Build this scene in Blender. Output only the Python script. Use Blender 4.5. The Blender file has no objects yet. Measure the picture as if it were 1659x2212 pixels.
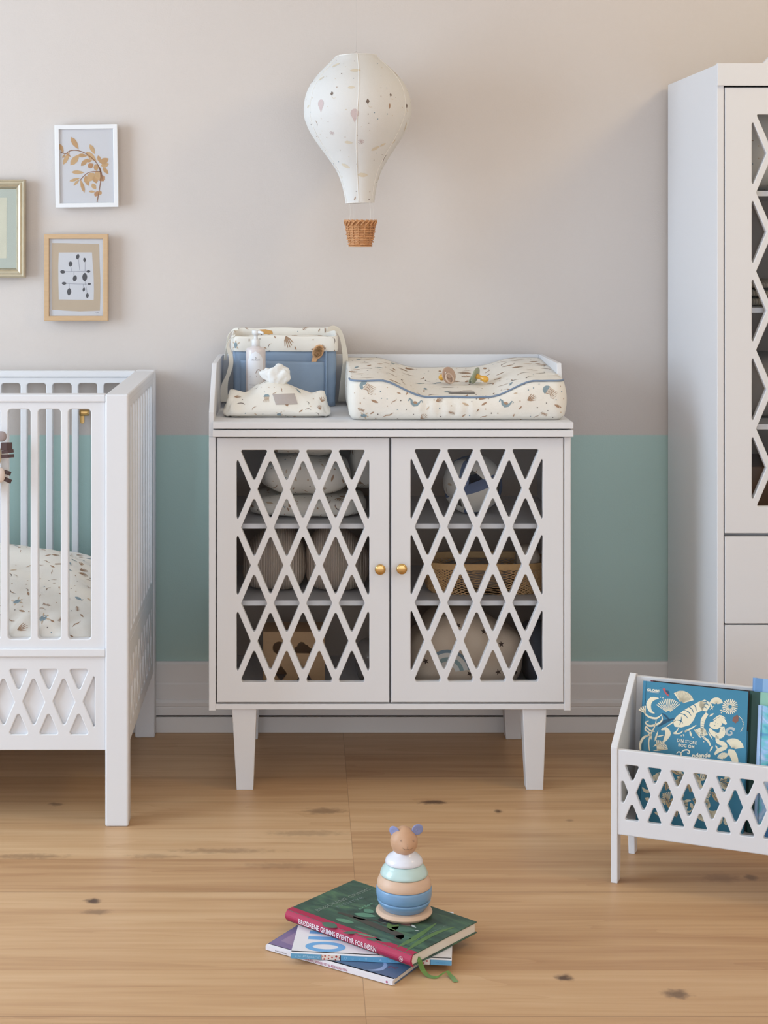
import bpy, bmesh, math, random
from mathutils import Vector, Matrix, Euler, noise
from mathutils.bvhtree import BVHTree

SC = bpy.context.scene
COL = SC.collection
PI = math.pi

# ------------------------------------------------------------------ camera
F, VX, VY, CZ = 3600.0, 655.0, 512.0, 1.37      # focal length and principal point in pixels, eye height
cam_d = bpy.data.cameras.new('camera')
cam = bpy.data.objects.new('camera', cam_d)
COL.objects.link(cam)
cam.location = (0, 0, CZ)
cam.rotation_euler = (PI / 2, 0, 0)
cam_d.sensor_fit = 'HORIZONTAL'
cam_d.sensor_width = 36.0
cam_d.lens = F / 1659.0 * 36.0
cam_d.shift_x = (829.5 - VX) / 1659.0
cam_d.shift_y = (VY - 1106.0) / 1659.0
cam_d.clip_end = 60
SC.camera = cam

# ------------------------------------------------------------------ light
SC.view_settings.view_transform = 'Standard'
SC.view_settings.look = 'None'
SC.view_settings.gamma = 1.0
SC.view_settings.use_curve_mapping = False
SC.view_settings.exposure = 0.0

wd = bpy.data.worlds.new('world')
SC.world = wd
wd.use_nodes = True
bg = wd.node_tree.nodes['Background']
bg.inputs[0].default_value = (0.83, 0.905, 1.0, 1)
bg.inputs[1].default_value = 1.99


def area(name, loc, target, sx, sy, power, color):
    d = bpy.data.lights.new(name, 'AREA')
    d.shape = 'RECTANGLE'
    d.size, d.size_y = sx, sy
    d.energy = power
    d.color = color
    o = bpy.data.objects.new(name, d)
    COL.objects.link(o)
    o.location = loc
    v = Vector(target) - Vector(loc)
    o.rotation_euler = v.to_track_quat('-Z', 'Y').to_euler()
    return o


# daylight through the tall window in the left wall
area('window_daylight', (-3.06, 3.0, 1.5), (0.6, 4.0, .8), 1.7, 2.0, 84, (0.62, 0.81, 1.0))

# warm fill light added high on the right, outside the frame, tinting that side
area('warm_fill', (2.2, 2.9, 2.75), (1.2, 4.4, 1.2), .5, .5, 12, (1.0, 0.80, 0.46))


# ------------------------------------------------------------------ helpers
def lin(c):
    def f(v):
        v /= 255.0
        return v / 12.92 if v <= 0.04045 else ((v + 0.055) / 1.055) ** 2.4
    return (f(c[0]), f(c[1]), f(c[2]), 1.0)


def P(px, py, y):
    """point at depth y seen at photo position (px, py)"""
    return Vector(((px - VX) * y / F, y, CZ - (py - VY) * y / F))


def floor_pt(px, py, z=0.0):
    y = (CZ - z) * F / (py - VY)
    return Vector(((px - VX) * y / F, y, z))


MATS = {}


def mat(name, c, rough=0.5, spec=0.4, metal=0.0, var=0.0, vscale=8.0, bump=0.0, bscale=400.0, stretch=(1, 1, 1), coat=0.0, sheen=0.0, trans=0.0):
    """principled material with a little procedural colour variation and grain"""
    if name in MATS:
        return MATS[name]
    m = bpy.data.materials.new(name)
    m.use_nodes = True
    nt = m.node_tree
    b = nt.nodes['Principled BSDF']
    b.inputs['Base Color'].default_value = lin(c)
    b.inputs['Roughness'].default_value = rough
    b.inputs['Specular IOR Level'].default_value = spec
    b.inputs['Metallic'].default_value = metal
    b.inputs['Coat Weight'].default_value = coat
    b.inputs['Sheen Weight'].default_value = sheen
    tc = nt.nodes.new('ShaderNodeTexCoord')
    mp = nt.nodes.new('ShaderNodeMapping')
    mp.inputs['Scale'].default_value = stretch
    nt.links.new(tc.outputs['Object'], mp.inputs[0])
    if var > 0:
        n = nt.nodes.new('ShaderNodeTexNoise')
        n.inputs['Scale'].default_value = vscale
        n.inputs['Detail'].default_value = 4
        nt.links.new(mp.outputs[0], n.inputs['Vector'])
        mx = nt.nodes.new('ShaderNodeMix')
        mx.data_type = 'RGBA'
        lc = lin(c)
        mx.inputs['A'].default_value = tuple(max(0, v * (1 - var)) for v in lc[:3]) + (1,)
        mx.inputs['B'].default_value = tuple(min(1, v * (1 + var)) for v in lc[:3]) + (1,)
        nt.links.new(n.outputs['Fac'], mx.inputs['Factor'])
        nt.links.new(mx.outputs['Result'], b.inputs['Base Color'])
    if bump > 0:
        n2 = nt.nodes.new('ShaderNodeTexNoise')
        n2.inputs['Scale'].default_value = bscale
        n2.inputs['Detail'].default_value = 2
        nt.links.new(mp.outputs[0], n2.inputs['Vector'])
        bp = nt.nodes.new('ShaderNodeBump')
        bp.inputs['Strength'].default_value = bump
        bp.inputs['Distance'].default_value = 0.001
        nt.links.new(n2.outputs['Fac'], bp.inputs['Height'])
        nt.links.new(bp.outputs[0], b.inputs['Normal'])
    if trans > 0:
        out = nt.nodes['Material Output']
        tr = nt.nodes.new('ShaderNodeBsdfTranslucent')
        tr.inputs[0].default_value = lin(c)
        ms = nt.nodes.new('ShaderNodeMixShader')
        ms.inputs[0].default_value = trans
        nt.links.new(b.outputs[0], ms.inputs[1])
        nt.links.new(tr.outputs[0], ms.inputs[2])
        nt.links.new(ms.outputs[0], out.inputs[0])
    MATS[name] = m
    return m


def glass_mat(name, tint=(1, 1, 1), gloss=0.08, rough=0.02):
    if name in MATS:
        return MATS[name]
    m = bpy.data.materials.new(name)
    m.use_nodes = True
    nt = m.node_tree
    nt.nodes.remove(nt.nodes['Principled BSDF'])
    out = nt.nodes['Material Output']
    t = nt.nodes.new('ShaderNodeBsdfTransparent')
    t.inputs[0].default_value = tint + (1,)
    g = nt.nodes.new('ShaderNodeBsdfGlossy')
    g.inputs['Roughness'].default_value = rough
    fr = nt.nodes.new('ShaderNodeFresnel')
    fr.inputs[0].default_value = 1.0 + gloss * 5
    ms = nt.nodes.new('ShaderNodeMixShader')
    nt.links.new(fr.outputs[0], ms.inputs[0])
    nt.links.new(t.outputs[0], ms.inputs[1])
    nt.links.new(g.outputs[0], ms.inputs[2])
    nt.links.new(ms.outputs[0], out.inputs[0])
    MATS[name] = m
    return m


def stripe_mat(name, c1, c2, per_m, axis='X', bump=0.6, rough=0.9):
    m = bpy.data.materials.new(name)
    m.use_nodes = True
    nt = m.node_tree
    b = nt.nodes['Principled BSDF']
    b.inputs['Roughness'].default_value = rough
    b.inputs['Specular IOR Level'].default_value = 0.1
    tc = nt.nodes.new('ShaderNodeTexCoord')
    w = nt.nodes.new('ShaderNodeTexWave')
    w.bands_direction = axis
    w.inputs['Scale'].default_value = per_m / 3.183 * 2 * PI / 6.2832
    w.inputs['Distortion'].default_value = 0.25
    nt.links.new(tc.outputs['Object'], w.inputs['Vector'])
    mx = nt.nodes.new('ShaderNodeMix')
    mx.data_type = 'RGBA'
    mx.inputs['A'].default_value = lin(c1)
    mx.inputs['B'].default_value = lin(c2)
    nt.links.new(w.outputs['Fac'], mx.inputs['Factor'])
    nt.links.new(mx.outputs['Result'], b.inputs['Base Color'])
    bp = nt.nodes.new('ShaderNodeBump')
    bp.inputs['Strength'].default_value = bump
    bp.inputs['Distance'].default_value = 0.003
    nt.links.new(w.outputs['Fac'], bp.inputs['Height'])
    nt.links.new(bp.outputs[0], b.inputs['Normal'])
    MATS[name] = m
    return m


# ---- objects
def setp(o, label=None, cat=None, group=None, kind=None):
    if label: o['label'] = label
    if cat: o['category'] = cat
    if group: o['group'] = group
    if kind: o['kind'] = kind
    return o


def thing(name, label, cat, loc=(0, 0, 0), rz=0.0, group=None):
    o = bpy.data.objects.new(name, None)
    o.empty_display_size = 0.05
    COL.objects.link(o)
    o.location = loc
    o.rotation_euler = (0, 0, rz)
    return setp(o, label, cat, group)


def obj(name, data, mats, parent=None, world=True, smooth=False, label=None, loc=None, rot=None):
    """one mesh object; world=True: vertices are in room coordinates"""
    if isinstance(data, bmesh.types.BMesh):
        me = bpy.data.meshes.new(name)
        data.to_mesh(me)
        data.free()
    else:
        me = data
    if not isinstance(mats, (list, tuple)):
        mats = [mats]
    if len(me.materials) == 0:
        for m in mats:
            me.materials.append(m)
    if smooth is True:
        for p in me.polygons:
            p.use_smooth = True
    elif smooth:
        me.shade_smooth() if hasattr(me, 'shade_smooth') else None
        me.set_sharp_from_angle(angle=math.radians(smooth))
    o = bpy.data.objects.new(name, me)
    COL.objects.link(o)
    if parent is not None:
        o.parent = parent
        if world and parent.type == 'EMPTY':
            o.location = -Vector(parent.location)
    if loc is not None:
        o.location = loc
    if rot is not None:
        o.rotation_euler = rot
    if label:
        o['label'] = label
    return o


def box(bm, x0, x1, y0, y1, z0, z1, bev=0.0, mi=0):
    """axis-aligned box with bevelled edges"""
    t = bmesh.new()
    bmesh.ops.create_cube(t, size=1)
    for v in t.verts:
        v.co = Vector((x0 + (v.co.x + .5) * (x1 - x0), y0 + (v.co.y + .5) * (y1 - y0), z0 + (v.co.z + .5) * (z1 - z0)))
    if bev > 0:
        bmesh.ops.bevel(t, geom=list(t.edges), offset=bev, segments=2, affect='EDGES', profile=0.5)
    add(bm, t, mi=mi)


def add(bm, t, M=None, mi=None):
    if M is not None:
        bmesh.ops.transform(t, matrix=M, verts=t.verts)
    vm = {}
    for v in t.verts:
        vm[v] = bm.verts.new(v.co)
    for f in t.faces:
        try:
            nf = bm.faces.new([vm[v] for v in f.verts])
            nf.material_index = f.material_index if mi is None else mi
            nf.smooth = f.smooth
        except ValueError:
            pass
    t.free()


def boxm(x0, x1, y0, y1, z0, z1, bev=0.0):
    bm = bmesh.new()
    box(bm, x0, x1, y0, y1, z0, z1, bev)
    return bm


def prism(pts, axis, a0, a1, bev=0.0):
    """extrude a 2-D outline along an axis: axis 'X' takes (y,z) pairs, 'Y' takes (x,z), 'Z' takes (x,y)"""
    bm = bmesh.new()
    def V(p, a):
        return {'X': (a, p[0], p[1]), 'Y': (p[0], a, p[1]), 'Z': (p[0], p[1], a)}[axis]
    A = [bm.verts.new(V(p, a0)) for p in pts]
    B = [bm.verts.new(V(p, a1)) for p in pts]
    bm.faces.new(A)
    bm.faces.new(B)
    n = len(pts)
    for i in range(n):
        bm.faces.new([A[i], A[(i + 1) % n], B[(i + 1) % n], B[i]])
    bmesh.ops.recalc_face_normals(bm, faces=bm.faces)
    if bev > 0:
        bmesh.ops.bevel(bm, geom=list(bm.edges), offset=bev, segments=2, affect='EDGES', profile=0.5)
    return bm


def boxgrid(nx, ny, nz, fn):
    """surface of an nx*ny*nz grid, each (u,v,w) in 0..1 mapped by fn"""
    bm = bmesh.new()
    vs = {}
    def V(i, j, k):
        key = (i, j, k)
        if key not in vs:
            vs[key] = bm.verts.new(fn(i / nx, j / ny, k / nz))
        return vs[key]
    def quad(a, b, c, d):
        bm.faces.new([V(*a), V(*b), V(*c), V(*d)])
    for i in range(nx):
        for j in range(ny):
            quad((i, j, 0), (i, j + 1, 0), (i + 1, j + 1, 0), (i + 1, j, 0))
            quad((i, j, nz), (i + 1, j, nz), (i + 1, j + 1, nz), (i, j + 1, nz))
    for i in range(nx):
        for k in range(nz):
            quad((i, 0, k), (i + 1, 0, k), (i + 1, 0, k + 1), (i, 0, k + 1))
            quad((i, ny, k), (i, ny, k + 1), (i + 1, ny, k + 1), (i + 1, ny, k))
    for j in range(ny):
        for k in range(nz):
            quad((0, j, k), (0, j, k + 1), (0, j + 1, k + 1), (0, j + 1, k))
            quad((nx, j, k), (nx, j + 1, k), (nx, j + 1, k + 1), (nx, j, k + 1))
    for f in bm.faces:
        f.smooth = True
    return bm


def rr(x, y, a, b, r):
    """pull the corners of a 2a*2b rectangle onto a radius r"""
    qx, qy = abs(x) - (a - r), abs(y) - (b - r)
    if qx > 0 and qy > 0:
        m, l = max(qx, qy), math.hypot(qx, qy)
        qx, qy = qx * m / l, qy * m / l
        x = math.copysign(a - r + qx, x)
        y = math.copysign(b - r + qy, y)
    return x, y


def softbox(x0, x1, y0, y1, z0, z1, n=4.0, seg=(18, 14, 12), amp=0.006, freq=14.0, seed=0, top=None, lean=0.0):
    """a cushion-like block: superellipsoid with creases; flat underneath"""
    cx, cy, cz = (x0 + x1) / 2, (y0 + y1) / 2, (z0 + z1) / 2
    a, b, c = (x1 - x0) / 2, (y1 - y0) / 2, (z1 - z0) / 2
    def fn(u, v, w):
        d = Vector((2 * u - 1, 2 * v - 1, 2 * w - 1))
        m = max(abs(d.x), abs(d.y), abs(d.z))
        s = (abs(d.x) ** n + abs(d.y) ** n + abs(d.z) ** n) ** (1.0 / n)
        d = d / s
        p = Vector((cx + a * d.x, cy + b * d.y, cz + c * d.z))
        q = noise.noise_vector(p * freq + Vector((seed * 3.1, seed, -seed)))
        p += q * amp
        if top:
            t = (p.z - z0) / (z1 - z0)
            p.z = z0 + t * (z1 - z0) * top(u, v)
        p.x += lean * (p.z - z0)
        p.z = max(p.z, z0)
        return p
    return boxgrid(*seg, fn)


def lathe(prof, n=48, M=None):
    bm = bmesh.new()
    rings = []
    for r, z in prof:
        if r < 1e-6:
            rings.append([bm.verts.new((0, 0, z))])
        else:
            rings.append([bm.verts.new((r * math.cos(2 * PI * i / n), r * math.sin(2 * PI * i / n), z)) for i in range(n)])
    for A, B in zip(rings, rings[1:]):
        for i in range(n):
            j = (i + 1) % n
            if len(A) == 1 and len(B) == 1:
                continue
            if len(A) == 1:
                bm.faces.new([A[0], B[j], B[i]])
            elif len(B) == 1:
                bm.faces.new([A[i], A[j], B[0]])
            else:
                bm.faces.new([A[i], A[j], B[j], B[i]])
    if len(rings[0]) > 1:
        bm.faces.new(rings[0][::-1])
    if len(rings[-1]) > 1:
        bm.faces.new(rings[-1])
    bmesh.ops.recalc_face_normals(bm, faces=bm.faces)
    for f in bm.faces:
        f.smooth = True
    if M is not None:
        bmesh.ops.transform(bm, matrix=M, verts=bm.verts)
    return bm


def tube(bm, pts, r, n=8, closed=False, mi=0, flat=None):
    pts = [Vector(p) for p in pts]
    m = len(pts)
    rings = []
    up = Vector((0, 0, 1))
    prev = None
    for i, p in enumerate(pts):
        if closed:
            t = pts[(i + 1) % m] - pts[i - 1]
        else:
            t = pts[min(i + 1, m - 1)] - pts[max(i - 1, 0)]
        t.normalize()
        if prev is None:
            a = t.cross(up)
            if a.length < 1e-3:
                a = t.cross(Vector((1, 0, 0)))
        else:
            a = prev - t * prev.dot(t)
        a.normalize()
        prev = a
        b = t.cross(a)
        rad = r[i] if isinstance(r, (list, tuple)) else r
        rings.append([bm.verts.new(p + a * rad * math.cos(2 * PI * k / n) + b * rad * math.sin(2 * PI * k / n)) for k in range(n)])
    cnt = m if closed else m - 1
    for i in range(cnt):
        A, B = rings[i], rings[(i + 1) % m]
        for k in range(n):
            f = bm.faces.new([A[k], A[(k + 1) % n], B[(k + 1) % n], B[k]])
            f.smooth = True
            f.material_index = mi
    if not closed:
        for f in (bm.faces.new(rings[0][::-1]), bm.faces.new(rings[-1])):
            f.material_index = mi
    return bm


def ribbon(bm, pts, sides, th=0.0012, mi=0):
    """a solid strap: pts are centre points, sides half-width vectors"""
    L = []
    m = len(pts)
    for i in range(m):
        p, s = Vector(pts[i]), Vector(sides[i])
        t = Vector(pts[min(i + 1, m - 1)]) - Vector(pts[max(i - 1, 0)])
        nn = t.cross(s)
        if nn.length < 1e-9:
            nn = Vector((0, 0, 1))
        nn.normalize()
        L.append([bm.verts.new(p - s - nn * th / 2), bm.verts.new(p + s - nn * th / 2), bm.verts.new(p + s + nn * th / 2), bm.verts.new(p - s + nn * th / 2)])
    fs = []
    for A, B in zip(L, L[1:]):
        for k in range(4):
            fs.append(bm.faces.new([A[k], A[(k + 1) % 4], B[(k + 1) % 4], B[k]]))
    fs.append(bm.faces.new(L[0][::-1]))
    fs.append(bm.faces.new(L[-1]))
    for f in fs:
        f.material_index = mi
    return bm


def smooth_pts(pts, sub=6):
    """Catmull-Rom through the points"""
    pts = [Vector(p) for p in pts]
    out = []
    for i in range(len(pts) - 1):
        p0, p1, p2, p3 = pts[max(i - 1, 0)], pts[i], pts[i + 1], pts[min(i + 2, len(pts) - 1)]
        for k in range(sub):
            t = k / sub
            out.append(0.5 * ((2 * p1) + (p2 - p0) * t + (2 * p0 - 5 * p1 + 4 * p2 - p3) * t * t + (3 * p1 - p0 - 3 * p2 + p3) * t ** 3))
    out.append(pts[-1])
    return out


# ---- flat panels with cut-outs
def round_poly(pts, r, n=4):
    out = []
    m = len(pts)
    for i in range(m):
        p0, p1, p2 = Vector(pts[i - 1]), Vector(pts[i]), Vector(pts[(i + 1) % m])
        d0, d2 = (p0 - p1), (p2 - p1)
        l0, l2 = d0.length, d2.length
        if l0 < 1e-7 or l2 < 1e-7:
            continue
        d0 /= l0
        d2 /= l2
        ang = math.acos(max(-1, min(1, d0.dot(d2))))
        if ang > PI - 0.05:
            out.append(p1)
            continue
        cut = min(r / math.tan(ang / 2), l0 * 0.45, l2 * 0.45)
        rad = cut * math.tan(ang / 2)
        bis = (d0 + d2).normalized()
        c = p1 + bis * (rad / math.sin(ang / 2))
        a, b = p1 + d0 * cut, p1 + d2 * cut
        va, vb = a - c, b - c
        a0 = math.atan2(va.y, va.x)
        da = math.atan2(vb.y, vb.x) - a0
        while da > PI: da -= 2 * PI
        while da < -PI: da += 2 * PI
        for k in range(n + 1):
            t = a0 + da * k / n
            out.append(c + Vector((math.cos(t), math.sin(t))) * rad)
    return out


def clip_rect(poly, x0, x1, z0, z1):
    def cl(p, f, g):
        o = []
        for i in range(len(p)):
            a, b = p[i - 1], p[i]
            fa, fb = f(a), f(b)
            if (fa >= 0) != (fb >= 0):
                t = fa / (fa - fb)
                o.append((a[0] + (b[0] - a[0]) * t, a[1] + (b[1] - a[1]) * t))
            if fb >= 0:
                o.append(b)
        return o
    p = list(poly)
    for f in (lambda q: q[0] - x0, lambda q: x1 - q[0], lambda q: q[1] - z0, lambda q: z1 - q[1]):
        if len(p) < 3:
            return []
        p = cl(p, f, None)
    return p


def lattice_holes(x0, x1, z0, z1, nx, nz, hp, hv, off, rad):
    """diamond cut-outs between diagonal bars that cross at (nx + i*hp, nz + j*hv), i+j even"""
    holes = []
    a = hp - off
    b = hv * a / hp
    i0, i1 = int((x0 - nx) / hp) - 2, int((x1 - nx) / hp) + 2
    j0, j1 = int((z0 - nz) / hv) - 2, int((z1 - nz) / hv) + 2
    for i in range(i0, i1 + 1):
        for j in range(j0, j1 + 1):
            if (i + j) % 2 == 0:
                continue
            cx, cz = nx + i * hp, nz + j * hv
            p = clip_rect([(cx - a, cz), (cx, cz - b), (cx + a, cz), (cx, cz + b)], x0, x1, z0, z1)
            q = []
            for pt in p:
                if not q or math.hypot(pt[0] - q[-1][0], pt[1] - q[-1][1]) > 1e-4:
                    q.append(pt)
            if len(q) > 2 and math.hypot(q[0][0] - q[-1][0], q[0][1] - q[-1][1]) < 1e-4:
                q.pop()
            if len(q) < 3:
                continue
            ar = abs(sum(q[k - 1][0] * q[k][1] - q[k][0] * q[k - 1][1] for k in range(len(q)))) / 2
            if ar < 0.12 * a * b:
                continue
            holes.append(round_poly(q, rad))
    return holes


def panel(outer, holes, th, bev=0.0015, res=1):
    """flat board in the XZ plane, face at y=0 looking along -Y, back at y=th"""
    cu = bpy.data.curves.new('tmp', 'CURVE')
    cu.dimensions = '2D'
    cu.fill_mode = 'BOTH'
    cu.extrude = th / 2 - bev
    cu.bevel_depth = bev
    cu.bevel_resolution = res
    cu.offset = -bev
    for poly in [outer] + holes:
        s = cu.splines.new('POLY')
        s.points.add(len(poly) - 1)
        for pt, q in zip(s.points, poly):
            pt.co = (q[0], q[1], 0, 1)
        s.use_cyclic_u = True
    o = bpy.data.objects.new('tmp', cu)
    COL.objects.link(o)
    dg = bpy.context.evaluated_depsgraph_get()
    me = bpy.data.meshes.new_from_object(o.evaluated_get(dg))
    bpy.data.objects.remove(o)
    bpy.data.curves.remove(cu)
    bm = bmesh.new()
    bm.from_mesh(me)
    bpy.data.meshes.remove(me)
    bmesh.ops.remove_doubles(bm, verts=bm.verts, dist=2e-5)
    for v in bm.verts:
        v.co = Vector((v.co.x, th / 2 - v.co.z, v.co.y))
    bmesh.ops.recalc_face_normals(bm, faces=bm.faces)
    for f in bm.faces:
        f.material_index = 0
        f.smooth = False
    return bm


def rect(x0, x1, z0, z1, r=0.0):
    p = [(x0, z0), (x1, z0), (x1, z1), (x0, z1)]
    return round_poly(p, r) if r > 0 else [Vector(q) for q in p]


def move(bm, M):
    if not isinstance(M, Matrix):
        M = Matrix.Translation(Vector(M))
    bmesh.ops.transform(bm, matrix=M, verts=bm.verts)
    return bm


def text_bm(body, h, width=None, depth=0.0004, bold=0.0, align='LEFT', spacing=1.0, shear=0.0):
    """lettering in the XY plane, baseline on y=0, cap height about h"""
    cu = bpy.data.curves.new('tmp', 'FONT')
    cu.body = body
    cu.size = h / 0.70
    cu.align_x = align
    cu.extrude = depth / 2
    cu.offset = bold
    cu.space_character = spacing
    cu.shear = shear
    cu.resolution_u = 3
    o = bpy.data.objects.new('tmp', cu)
    COL.objects.link(o)
    dg = bpy.context.evaluated_depsgraph_get()
    me = bpy.data.meshes.new_from_object(o.evaluated_get(dg))
    bpy.data.objects.remove(o)
    bpy.data.curves.remove(cu)
    bm = bmesh.new()
    bm.from_mesh(me)
    bpy.data.meshes.remove(me)
    if width and len(bm.verts):
        xs = [v.co.x for v in bm.verts]
        k = width / (max(xs) - min(xs))
        for v in bm.verts:
            v.co.x *= k
    for v in bm.verts:
        v.co.z += depth / 2
    for f in bm.faces:
        f.material_index = 0
    return bm


def frame_matrix(o, x, y):
    """matrix whose local X, Y run along x, y from origin o"""
    x, y = Vector(x).normalized(), Vector(y).normalized()
    z = x.cross(y)
    return Matrix(((x.x, y.x, z.x, o[0]), (x.y, y.y, z.y, o[1]), (x.z, y.z, z.z, o[2]), (0, 0, 0, 1)))


# ---- printed motifs lying on a surface
def stroke(pts, w):
    pts = [Vector((p[0], p[1])) for p in pts]
    out = []
    m = len(pts)
    def nrm(i):
        t = pts[min(i + 1, m - 1)] - pts[max(i - 1, 0)]
        return Vector((-t.y, t.x)).normalized()
    for i in range(m - 1):
        w0 = w[i] if isinstance(w, list) else w
        w1 = w[i + 1] if isinstance(w, list) else w
        n0, n1 = nrm(i), nrm(i + 1)
        out.append([pts[i] - n0 * w0, pts[i + 1] - n1 * w1, pts[i + 1] + n1 * w1, pts[i] + n0 * w0])
    return out


def ell(cx, cy, a, b, rot=0.0, n=12, point=0.0):
    o = []
    for k in range(n):
        t = 2 * PI * k / n
        x, y = a * math.cos(t), b * math.sin(t) * (1 - point * math.cos(t) ** 2)
        o.append(Vector((cx + x * math.cos(rot) - y * math.sin(rot), cy + x * math.sin(rot) + y * math.cos(rot))))
    return o


def motif(kind, R):
    """list of (polygon, colour index) in a unit box; colours: 1 brown 2 slate blue 3 tan 4 dark"""
    if kind == 'dot':
        return [(ell(0, 0, .5, .5, n=6), R.choice([2, 3, 4, 1]))]
    if kind == 'leaf':
        return [(ell(0, 0, .5, .16, n=10, point=.7), R.choice([1, 3, 1]))]
    if kind == 'twig':
        return [(s, 1) for s in stroke([(-.5, -.1), (-.15, .05), (.15, 0), (.5, .12)], [.01, .05, .05, .01])]
    if kind == 'curl':
        return [(s, R.choice([1, 4])) for s in stroke([(-.5, 0), (-.25, .16), (0, .2), (.25, .14), (.5, -.1)], [.01, .05, .06, .05, .01])]
    if kind == 'coral':
        L = []
        for a, l in ((-.9, .8), (-.45, 1), (0, 1.05), (.45, .95), (.9, .75)):
            L += [(s, 1) for s in stroke([(-.5, 0), (-.2, .25 * a), (-.5 + l, .45 * a)], [.05, .05, .03])]
        return L
    if kind == 'fern':
        L = [(s, 1) for s in stroke([(-.5, 0), (0, .06), (.5, 0)], [.04, .04, .02])]
        for k in range(6):
            x = -.4 + k * .15
            L += [(s, 1) for s in stroke([(x, .04), (x + .1, .25)], [.035, .015])] + [(s, 1) for s in stroke([(x, .02), (x + .1, -.2)], [.035, .015])]
        return L
    if kind == 'fish':
        return [(ell(.05, 0, .36, .15, n=12, point=.4), 2), ([Vector((-.28, 0)), Vector((-.5, -.16)), Vector((-.42, 0)), Vector((-.5, .16))], 2)]
    if kind == 'jelly':
        L = [([Vector((-.5 + .28 * (1 - math.cos(t)) - .0, .3 * math.cos(t))) if False else Vector((-.18 - .32 * math.sin(t), .3 * math.cos(t))) for t in [PI * k / 8 for k in range(9)]], 2)]
        for k in range(6):
            y = -.22 + k * .088
            L += [(s, 3 if k % 2 else 1) for s in stroke([(-.18, y), (.1, y * .8 + .04), (.28, y * 1.2 - .03), (.5, y * 1.1)], [.022, .022, .018, .01])]
        return L
    if kind == 'turtle':
        L = [(ell(-.05, 0, .3, .2, n=14), 2), (ell(.33, 0, .1, .07, n=8), 3)]
        for x, y, rt in ((.18, .28, .9), (.18, -.28, -.9), (-.28, .2, 2.4), (-.28, -.2, -2.4)):
            L.append((ell(x, y, .2, .06, rot=rt, n=8, point=.5), 3))
        for x, y in ((-.15, .06), (0, .07), (.08, -.04), (-.08, -.08)):
            L.append((ell(x, y, .03, .03, n=6), 4))
        return L
    if kind == 'horse':
        return [(s, 2) for s in stroke([(-.5, .12), (-.42, .3), (-.3, .2), (-.26, 0), (-.1, -.14), (.1, -.12), (.26, 0), (.38, .16), (.48, .1), (.44, 0)],
                                       [.03, .07, .07, .1, .12, .1, .06, .035, .03, .015])] + [(ell(-.02, .02, .16, .1, rot=-.3, n=10, point=.5), 1)]
    if kind == 'cloud':
        return [(ell(0, 0, .5, .2, n=14, point=.3), 3), (ell(-.12, .1, .2, .12, n=10), 3)]
    if kind == 'balloon':
        return [(ell(0, .18, .3, .34, n=14), 5), ([Vector((-.2, -.06)), Vector((0, -.5)), Vector((.2, -.06))], 5)]
    if kind == 'kite':
        return [([Vector((0, .5)), Vector((-.2, .15)), Vector((.02, -.1)), Vector((.22, .2))], 4)] + [(s, 3) for s in stroke([(.02, -.1), (.05, -.3), (.25, -.45), (.5, -.4)], .025)]
    if kind == 'star8':
        L = []
        for k in range(8):
            a = k * PI / 4
            L += [(s, 5) for s in stroke([(0, 0), (.5 * math.cos(a), .5 * math.sin(a))], [.03, .07])]
        return L
    if kind == 'star5':
        L = []
        for k in range(5):
            a = PI / 2 + k * 2 * PI / 5
            L.append(([Vector((.2 * math.cos(a - PI / 5), .2 * math.sin(a - PI / 5))), Vector((.5 * math.cos(a), .5 * math.sin(a))), Vector((.2 * math.cos(a + PI / 5), .2 * math.sin(a + PI / 5))), Vector((0, 0))], 4))
        return L
    if kind == 'block':
        return [([Vector((-.5, -.25)), Vector((.5, -.25)), Vector((.5, .25)), Vector((-.5, .25))], 6)]
    return []


def lay(bm, bvh, p, n, kind, size, rot, R, lift=0.0005, xdir=None):
    """lay one motif on the surface near p (surface normal n)"""
    n = n.normalized()
    x = xdir if xdir is not None else Vector((1, 0, 0))
    x = x - n * x.dot(n)
    if x.length < .2:
        x = Vector((0, 1, 0)) - n * n.y
    x.normalize()
    y = n.cross(x)
    c, s = math.cos(rot), math.sin(rot)
    jobs = []
    for poly, ci in motif(kind, R):
        vs = []
        ok = True
        cen = sum(poly, Vector((0, 0))) / len(poly)
        for q in list(poly) + [cen]:
            qx, qy = (q.x * c - q.y * s) * size, (q.x * s + q.y * c) * size
            w = p + x * qx + y * qy
            loc, nn, idx, dist = bvh.find_nearest(w)
            if loc is None or dist > size * .5 or nn.dot(n) < .2:
                ok = False
                break
            vs.append(loc + nn * lift)
        if ok:
            jobs.append((vs, ci, n))
    return jobs


def apply_jobs(bm, jobs):
    for vs, ci, n in jobs:
        V = [bm.verts.new(v) for v in vs]
        c = V[-1]
        m = len(V) - 1
        for k in range(m):
            f = bm.faces.new([V[k], V[(k + 1) % m], c])
            f.normal_update()
            if f.normal.dot(n) < 0:
                f.normal_flip()
            f.material_index = ci
            f.smooth = True


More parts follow.
